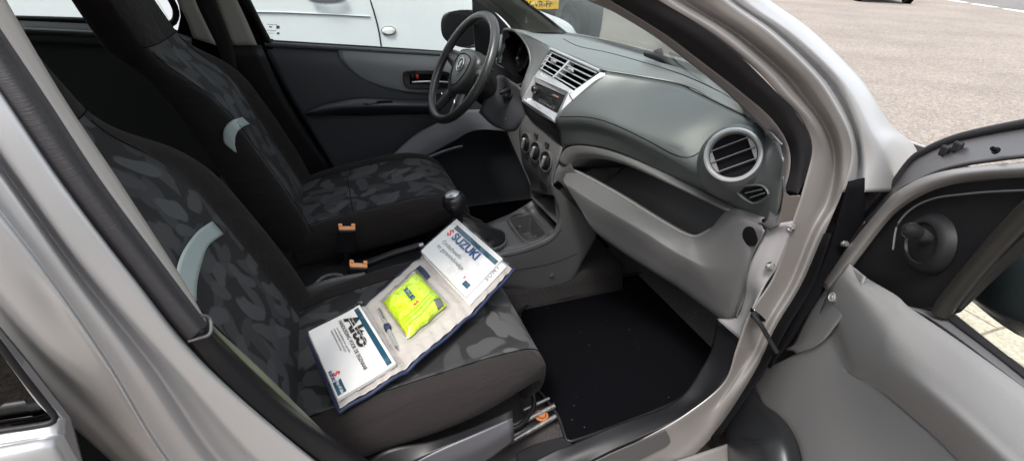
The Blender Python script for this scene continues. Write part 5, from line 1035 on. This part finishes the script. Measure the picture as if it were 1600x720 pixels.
for uu in (1.0, 2.0):
    tube([wsurf(uu, v, .007) for v in [.03+.94*i/10 for i in range(11)]], .0018, 'fold_seam', vinyl, wl, n=30, k=6)
# owner's manual (panel one)
def sub(u0_, u1_, v0_, v1_, h0, skew=0.):
    return lambda a, b, h=0.: wsurf(u0_+(u1_-u0_)*b, v0_+(v1_-v0_)*a+skew*b, h0+h)
def booklet(name, fn, th, m, label, cat):
    n = 8; G = [[fn(i/n, j/n, 0) for i in range(n+1)] for j in range(n+1)]; Gb = [[fn(i/n, j/n, -th) for i in range(n+1)] for j in range(n+1)]
    vs = [p for g in G for p in g]+[p for g in Gb for p in g]; k = (n+1)**2; fs = []
    for j in range(n):
        for i in range(n):
            q_ = j*(n+1)+i; fs += [(q_, q_+1, q_+n+2, q_+n+1), (k+q_, k+q_+1, k+q_+n+2, k+q_+n+1)]
    bd = [i for i in range(n+1)]+[(j+1)*(n+1)-1 for j in range(1, n+1)]+[n*(n+1)+i for i in range(n-1, -1, -1)]+[j*(n+1) for j in range(n-1, 0, -1)]
    for i in range(len(bd)): a, b = bd[i], bd[(i+1) % len(bd)]; fs.append((a, b, k+b, k+a))
    o = link(name, vs, fs, m, None, smooth=True, auto=30); return tag(o, label, cat)
man = sub(.03, .90, .03, .93, .019)     # a: across (0 far/upper-left, 1 near), b: along (0 left, 1 right)
m1 = booklet('owner_manual', man, .008, paper, 'white booklet with large split black letters and teal edge bar, lowest in the wallet', 'booklet')
def patchq(fn, a0, a1, b0, b1, h, name, m, par):
    n = 6; G = [[fn(a0+(a1-a0)*i/n, b0+(b1-b0)*j/n, h) for i in range(n+1)] for j in range(n+1)]
    return grid(G, name, m, par, solid=.0004)
def subp(o):   # undo nothing, keep signature simple
    return o
patchq(man, .03, .97, .87, .955, .0008, 'teal_bar', inkt, m1)
MW = .21; MH = .135
def mt(s, a, b, size, bold=0., m=ink, name='printed_line', fn=man, par=m1, asp=1.0, space=1., wid=.21, hei=.125, shear=0.):
    # text runs from console side (a small) to near side (a large); letter tops towards larger b
    return text(s, lambda u, v, h: fn(a+u/wid*asp, b+v/hei, .0012+h), name, m, par, size=size, bold=bold, space=space, shear=shear)
mt('Alto', .34, .64, .040, .0016, name='printed_title', asp=1.45)
# split stripe across the title
patchq(man, .08, .62, .71, .720, .0024, 'title_stripe', paper, m1); patchq(man, .08, .62, .765, .772, .0024, 'title_stripe', paper, m1)
mt('HANDLEIDING VOOR DE EIGENAAR', .47, .53, .0125, .0, asp=.82)
for i, s in enumerate(('Lees deze handleiding voor u gaat rijden', 'en bewaar hem altijd in de auto bij de', 'overige documenten van de auto')):
    mt(s, .36-.02*i, .45-.055*i, .0066, 0, m=inkg, asp=.8)
patchq(man, .80, .97, .02, .16, .0008, 'logo_box', inkt, m1)
mt('Way of Life!', .885, .075, .008, .0002, m=paper)
smark(lambda a, b, h: man(.72+a/.21, .13+b/.125, .001+h), .009, 'printed_logo', inkr, m1, .0004)
mt('SUZUKI', .72, .03, .0085, .0003, m=inkb)
# clear pocket in front of the manual: thin film with crinkled rim
def film_grid(u0_, u1_, v0_, v1_, h0, amp, name):
    o = wgrid(u0_, u1_, v0_, v1_, lambda u, v: h0+amp*(.5+.5*NZ.noise(V((u*14, v*10, 9))))*(1 if (v > v1_-.12 or u > u1_-.1) else .35), name, film, wl, 90, 60, .0004)
    return o
film_grid(.01, .97, .01, .98, .0235, .004, 'clear_pocket')
# service booklet (panel three) and papers
bk2 = sub(2.06, 2.96, .01, .86, .021)
s1 = booklet('service_booklet', bk2, .010, paper, 'white booklet with blue lettering and teal edge bar in the right pocket', 'booklet')
patchq(bk2, .10, .985, .80, .90, .0008, 'teal_bar', inkt, s1)
mt('SUZUKI', .47, .60, .030, .0012, m=inkb, fn=bk2, par=s1, wid=.19, hei=.12, name='printed_title')
smark(lambda a, b, h: bk2(.12+a/.19, .68+b/.12, .001+h), .0125, 'printed_logo', inkr, s1, .0005)
mt('Onderhouds-', .36, .40, .015, 0, m=inkg, fn=bk2, par=s1, wid=.19, hei=.12)
mt('en garantieboekje', .42, .27, .015, 0, m=inkg, fn=bk2, par=s1, wid=.19, hei=.12)
patchq(bk2, .84, .94, .10, .2, .0008, 'logo_box', inkt, s1)
smark(lambda a, b, h: bk2(.80+a/.19, .22+b/.12, .001+h), .004, 'printed_logo', inkr, s1, .0004)
bk3 = sub(2.05, 2.93, .06, .93, .0125)
s2 = booklet('radio_leaflet', bk3, .004, paper, 'white leaflet with grey spaced lettering peeking from under the blue lettered booklet', 'leaflet')
text('SONY', lambda u, v, h: bk3(.955-v/.19, .70+u/.13, .0008+h), 'printed_title', inkg, s2, size=.016, bold=.0005, space=1.3)
film_grid(2.02, 2.98, .01, .99, .026, .003, 'clear_pocket')
# hi-vis vest pouch
def pouch(a, b):
    e = (1-(2*a-1)**6)*(1-(2*b-1)**6); return .012+.022*e+.0018*NZ.noise(V((a*5, b*5, 4)))
pf = sub(1.20, 1.80, .18, .76, 0)
n = 30
vg = [[pf(i/n+.010*math.sin(j*.5), j/n, pouch(i/n, j/n)) for i in range(n+1)] for j in range(n+1)]
vest = grid(vg, 'safety_vest', hiviz, None, solid=.002); tag(vest, 'folded neon yellow safety vest in a clear pouch on the wallet', 'safety vest')
def vfn(a, b, h=0.): return pf(a, b, pouch(a, b)+h)
text('SUZUKI', lambda u, v, h: vfn(.42+u/.13*.85, .42+v/.10, .0025+h), 'printed_word', inkb, vest, size=.014, bold=.0006)
smark(lambda a, b, h: vfn(.68+a/.13, .46+b/.1, .002+h), .0075, 'printed_logo', inkr, vest, .0005)
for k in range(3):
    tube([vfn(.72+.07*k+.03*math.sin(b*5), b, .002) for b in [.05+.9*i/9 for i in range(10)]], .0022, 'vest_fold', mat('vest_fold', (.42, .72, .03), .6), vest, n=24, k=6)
patchq(vfn, .86, .99, .78, .95, .003, 'grey_lining', mat('vest_grey', (.12, .12, .12), .5, bump=.9, bscale=120), vest)
gv = [[pf(-.06+1.12*i/n, -.06+1.12*j/n, pouch(min(max(i/n, .0), 1), min(max(j/n, 0), 1))+.004+.004*NZ.noise(V((i*.35, j*.35, 8)))) for i in range(n+1)] for j in range(n+1)]
grid(gv, 'vest_bag', film, vest, solid=.0004)
# pen with navy loop, tab
pa, pb = wsurf(1.10, .22, .014), wsurf(1.03, .74, .014)
pen = tube([pa, pb], .0042, 'ballpoint_pen', silverp, None, n=6, k=12); tag(pen, 'slim silver ballpoint pen held by a navy loop', 'pen')
tube([pb, pb+(pb-pa).normalized()*.012], .004, 'pen_tip', chrome, pen, n=5, k=10, rfun=lambda t: 1-.85*t)
tube([pa+(pb-pa)*.05+V((0, 0, .006)), pa+(pb-pa)*.35+V((0, 0, .006))], .0014, 'pen_clip', chrome, pen, n=4, k=6)
box(pa.lerp(pb, .52)+V((0, 0, .001)), (.018, .014, .014), 'pen_loop', navy, wl, rot=Matrix.Rotation(math.atan2((pb-pa).y, (pb-pa).x), 3, 'Z'), bevel=.004)
loft([[wsurf(1.83, .12+.22*t, .010+.004*math.sin(t*3.1)) for t in (0, .5, 1)], [wsurf(1.91, .12+.22*t, .010+.005*math.sin(t*3.1)) for t in (0, .5, 1)]], 'navy_tab', navy, wl, nu=12, nv=3, solid=.002)

# ================================================================== OTHER CARS
def other_car(name, loc, rot, paint, L, Wd, H, label, cat='car', belt=0., group='vehicles parked or passing outside'):
    root = E(name, loc, label, cat, group)
    hw = Wd/2
    M = Matrix.Translation(V(loc))@Matrix.Rotation(rot, 4, 'Z')
    # side profile stations front(+x) -> rear : (x, z_bottom, z_belt, z_top, half width at belt, hw at top)
    stt = [(.5, .28, .62, .66, .80, .74), (.47, .22, .70, .74, .92, .84), (.40, .2, .80, .86, .98, .84), (.26, .2, .90, .98, 1., .82), (.21, .2, .93, 1.02, 1., .80), (.05, .2, .96, H*.94, 1., .72), (-.08, .2, .97, H, 1., .70), (-.28, .2, 1.0, H*.985, 1., .70), (-.42, .22, 1.0, H*.92, .97, .68), (-.48, .25, .98, 1.04, .93, .70), (-.5, .3, .8, .84, .88, .8)]
    cols = [V((0, 0, 0))]*0
    ctrl = []
    for x, zb_, zl, zt_, w1, w2 in stt:
        x *= L
        zl += belt*(.55 if x > .3*L else 1); zt_ = max(zt_, zl+.04)
        sec = [(-hw*w1*.96, zb_), (-hw*w1, zb_+.18), (-hw*w1*1.0, zl*.82), (-hw*w1*.97, zl), (-hw*(w1*.35+w2*.6), (zl+zt_)/2+.01), (-hw*w2, zt_-.04), (-hw*w2*.6, zt_), (0, zt_+.015)]
        sec = sec+[(-a, b) for a, b in sec[-2::-1]]
        ctrl.append([V((x, a, b)) for a, b in sec])
    nc = len(ctrl[0]); cs = [spline([c[j] for c in ctrl], 61, False) for j in range(nc)]
    G = [[M@cs[j][i] for j in range(nc)] for i in range(61)]
    rows = [spline(g, 43, False) for g in G]
    body = grid(rows, 'body', paint, root, solid=.004)
    # windows: side glass a few mm proud
    for s in (-1, 1):
        for x0_, x1_ in ((.13, -.07), (-.085, -.27)):
            pts = []
            for xx_, zf in ((x0_, .03), (x0_-.05 if x0_ > 0 else x0_, .92), (x1_, .92), (x1_, .03)):
                X = xx_*L; # interpolate belt/top
                zl = .96+belt; ztp = H*.93; z_ = zl+(ztp-zl)*zf; w_ = hw*(.985-(.985-.73)*zf)
                pts.append(M@V((X, s*(w_+.012), z_)))
            link('side_window', pts, [(0, 1, 2, 3)], mat('car_glass', (.02, .025, .028), .06) if 'car_glass' not in MT else MT['car_glass'], root, smooth=False, solid=.012)
    ws = [M@V(p) for p in ((.205*L, -hw*.74, 1.04+belt), (.205*L, hw*.74, 1.04+belt), (.065*L, hw*.66, H*.94), (.065*L, -hw*.66, H*.94))]
    link('windscreen', ws, [(0, 1, 2, 3)], MT['car_glass'], root, smooth=False, solid=.02)
    rws = [M@V(p) for p in ((-.487*L, -hw*.66, 1.02+belt), (-.487*L, hw*.66, 1.02+belt), (-.44*L, hw*.62, H*.90), (-.44*L, -hw*.62, H*.90))]
    link('rear_window', rws, [(0, 1, 2, 3)], MT['car_glass'], root, smooth=False, solid=.02)
    for xx_ in (.31*L, -.30*L):
        for s in (-1, 1):
            c_ = M@V((xx_, s*(hw-.10), .30)); nn_ = (M.to_3x3()@V((0, s, 0)))
            lathe([(.36, -.05), (.36, .107), (.33, .110), (.33, -.05)], M@V((xx_, s*(hw-.10), .33)), nn_, 'wheel_arch', blackd, root, k=36)
            wh = lathe([(.2, -.09), (.28, -.1), (.30, -.07), (.30, .09), (.28, .112), (.215, .115), (.20, .10)], c_, nn_, 'wheel', tyre, root, k=36)
            lathe([(.205, .10), (.19, .085), (.06, .095), (.05, .11), (0, .112)], c_, nn_, 'hub_cap', alloy, root, k=30)
    for s in (-1, 1):
        lathe([(.10, -.02), (.10, .03), (.06, .05), (0, .055)], M@V((.475*L, s*hw*.66, .68)), M.to_3x3()@V((1, s*.4, .25)), 'headlight', lampc, root, k=24, sx=1.4)
        lathe([(.09, -.02), (.09, .03), (.05, .045), (0, .05)], M@V((-.488*L, s*hw*.74, .82)), M.to_3x3()@V((-1, s*.3, .1)), 'tail_lamp', lampr, root, k=24)
    return root, M
nb, M = other_car('parked_van', (-.55, 2.42, 0), 0, whitep, 4.3, 1.76, 1.85, 'white van parked alongside, seen through the driver side window', 'van', .30)
def yl(x): return 2.42-.88-.008
# seam and side repeater on the wing
sm = px((574, -14, 'y', 1.545), (585, 22, 'y', 1.533), (592, 50, 'y', 1.533), (596, 76, 'y', 1.533))
tube(sm, .0035, 'door_seam', blackd, nb, n=20, k=6)
rp_ = P(607, 48, y=1.535)
lathe([(.020, -.004), (.020, .006), (.016, .012), (0, .014)], rp_, (0, -1, .1), 'side_repeater', lampc, nb, k=30, sx=1.75)
tube([rp_+V((.036*math.cos(t), -.006, .021*math.sin(t))) for t in [2*math.pi*i/24 for i in range(24)]], .002, 'repeater_rim', greyp, nb, n=40, k=6, closed=True)
hp = P(510, -3, y=1.535)
prism([hp+V((.09*math.cos(t), 0, .022*math.sin(t))) for t in [2*math.pi*i/20 for i in range(20)]], .006, 'handle_recess', mat('van_recess', (.12, .13, .16), .5), nb)
tube([hp+V((-.08, -.02, .01)), hp+V((0, -.035, .012)), hp+V((.08, -.02, .01))], .010, 'door_handle', whitep, nb, n=10, k=8)
tube(px((330, 18, 'y', 1.533), (420, 19, 'y', 1.533), (500, 22, 'y', 1.533), (578, 26, 'y', 1.533)), .0035, 'crease_shade', mat('van_crease_grey', (.45, .47, .5), .35), nb, n=20, k=6)  # greyer tube puts the shading line of the panel crease into colour
# dark car with the yellow plate
pl = P(838, 6, y=4.6)
dk, M = other_car('parked_car', (pl.x+.15, pl.y+2.02, 0), R(90), darkcar, 4.0, 1.7, 1.5, 'dark car standing in front with a yellow number plate, seen through the windscreen')
plate = box((pl.x, pl.y-.05, pl.z), (.52, .012, .11), 'number_plate', yellow, dk, bevel=.002)
text('81-VR-FF', lambda u, v, h: V((pl.x+.005+u, pl.y-.057-h, pl.z-.032+v)), 'plate_number', ink, dk, size=.092, bold=.001)
fcp = P(1318, -2, z=0)+n_*.95
fc, M = other_car('passing_car', (fcp.x, fcp.y, 0), math.atan2(d.y, d.x), darkcar, 4.2, 1.75, 1.5, 'dark car across the asphalt at the top edge, only its tyres and shadow showing')

# ---- houses added out of view to block low sky light; tree mirrored in glass
brick = speckle('pale_render_wall', (.42, .42, .41), (.5, .5, .48), 30)
rooft = mat('roof_tile', (.10, .045, .035), .7, var=.3, vscale=20)
def house(x0, x1, y, h, label):
    r_ = E('house', ((x0+x1)/2, y, 0), label, 'house', 'added unseen houses on the near side of the street')
    w_ = link('wall', [(x0, y, 0), (x1, y, 0), (x1, y-8, 0), (x0, y-8, 0), (x0, y, h), (x1, y, h), (x1, y-8, h), (x0, y-8, h)], [(0, 1, 5, 4), (1, 2, 6, 5), (2, 3, 7, 6), (3, 0, 4, 7)], brick, r_, smooth=False)
    link('roof', [(x0-.2, y+.4, h-.1), (x1+.2, y+.4, h-.1), (x1+.2, y-4, h+2.6), (x0-.2, y-4, h+2.6), (x1+.2, y-8.4, h-.1), (x0-.2, y-8.4, h-.1)], [(0, 1, 2, 3), (3, 2, 4, 5)], rooft, r_, smooth=False, solid=.12)
    n_w = 3; wd_ = (x1-x0)/n_w
    for fl in (1.0, 3.7):
        for k in range(n_w):
            cx_ = x0+wd_*(k+.5)
            f_ = box((cx_, y+.03, fl+.75), (1.5, .1, 1.5), 'window', whitep, r_, bevel=.01)
            box((cx_, y+.075, fl+.75), (1.34, .03, 1.34), 'pane', MT['car_glass'], r_, bevel=.005)
def tree(x, y, h, label):
    r_ = E('street_tree', (x, y, 0), label, 'tree', 'trees along the near side of the street')
    tube([(x, y, 0), (x+.05, y, h*.3), (x-.05, y+.1, h*.6)], .16, 'trunk', mat('bark', (.08, .06, .045), .9, bump=.8, bscale=20, bdist=.02), r_, n=12, k=10, rfun=lambda t: 1-.6*t)
    vs, fs = [], []; rg = random.Random(int(x*10))
    lob = [V((rg.uniform(-1.2, 1.2), rg.uniform(-1.2, 1.2), rg.uniform(-1.3, 1.5))) for _ in range(9)]
    for i in range(4200):
        c_ = lob[rg.randrange(9)]; dd = V((rg.gauss(0, 1), rg.gauss(0, 1), rg.gauss(0, 1))).normalized()*(rg.random()**.4)*1.05
        p = V((x, y, h*.68))+c_+dd; a = V((rg.gauss(0, 1), rg.gauss(0, 1), rg.gauss(0, 1))).normalized(); b = a.orthogonal().normalized(); k = len(vs); s_ = .09
        vs += [p+a*s_, p+b*s_*.6, p-a*s_, p-b*s_*.6]; fs.append((k, k+1, k+2, k+3))
    link('crown', vs, fs, mat('leaves', (.05, .09, .025), .6, var=.4, vscale=1.5), r_, smooth=False)
house(-16, -7.5, -10.5, 6.0, 'pale unseen house added behind the photographer to block low sky light, mirrored dimly in the rear door glass')
house(-7, 1.5, -10.5, 6.0, 'pale unseen house added straight behind the photographer to block low sky light, mirrored in the silver centre pillar')
house(2, 10.5, -10.5, 6.0, 'pale unseen house added across from the open door to block low sky light, mirrored in the door frame paint')
tree(-4.5, -6.5, 6.2, 'leafy street tree mirrored in the dark rear door glass')
# ================================================================== LIGHT, WORLD, CAMERA
w = bpy.data.worlds.new('World'); S.world = w; w.use_nodes = True; nt = w.node_tree
sky = nt.nodes.new('ShaderNodeTexSky'); sky.sky_type = 'NISHITA'; sky.sun_disc = False
SE, SR = R(60), R(228)   # elevation, azimuth (from +Y clockwise)
sky.sun_elevation = SE; sky.sun_rotation = SR; sky.air_density = 1.3; sky.dust_density = 3.5; sky.ozone_density = .8
bg = nt.nodes['Background']; bg.inputs[1].default_value = .15; hs = nt.nodes.new('ShaderNodeHueSaturation'); hs.inputs['Saturation'].default_value = .3; nt.links.new(sky.outputs[0], hs.inputs['Color']); nt.links.new(hs.outputs[0], bg.inputs[0])
sd = V((math.sin(SR)*math.cos(SE), math.cos(SR)*math.cos(SE), math.sin(SE)))
sun = bpy.data.lights.new('sun', 'SUN'); sun.energy = 1.4; sun.angle = R(12); sun.color = (1, .95, .88)
so = bpy.data.objects.new('sun', sun); COL.objects.link(so); so.rotation_euler = (-sd).to_track_quat('-Z', 'Y').to_euler()
so.location = (0, 0, 10)
cd = bpy.data.cameras.new('camera'); co = bpy.data.objects.new('camera', cd); COL.objects.link(co); S.camera = co
cd.sensor_width = 36; cd.lens = FPX/1600*36; cd.clip_start = .02; cd.clip_end = 2000
Mc = Matrix((rt, up, -fw)).transposed().to_4x4(); Mc.translation = CAM; co.matrix_world = Mc
S.view_settings.view_transform = 'Standard'; S.view_settings.look = 'None'; S.view_settings.exposure = 1.5; S.view_settings.gamma = 1
S.render.engine = 'CYCLES'
S.cycles.max_bounces = 8; S.cycles.transparent_max_bounces = 16
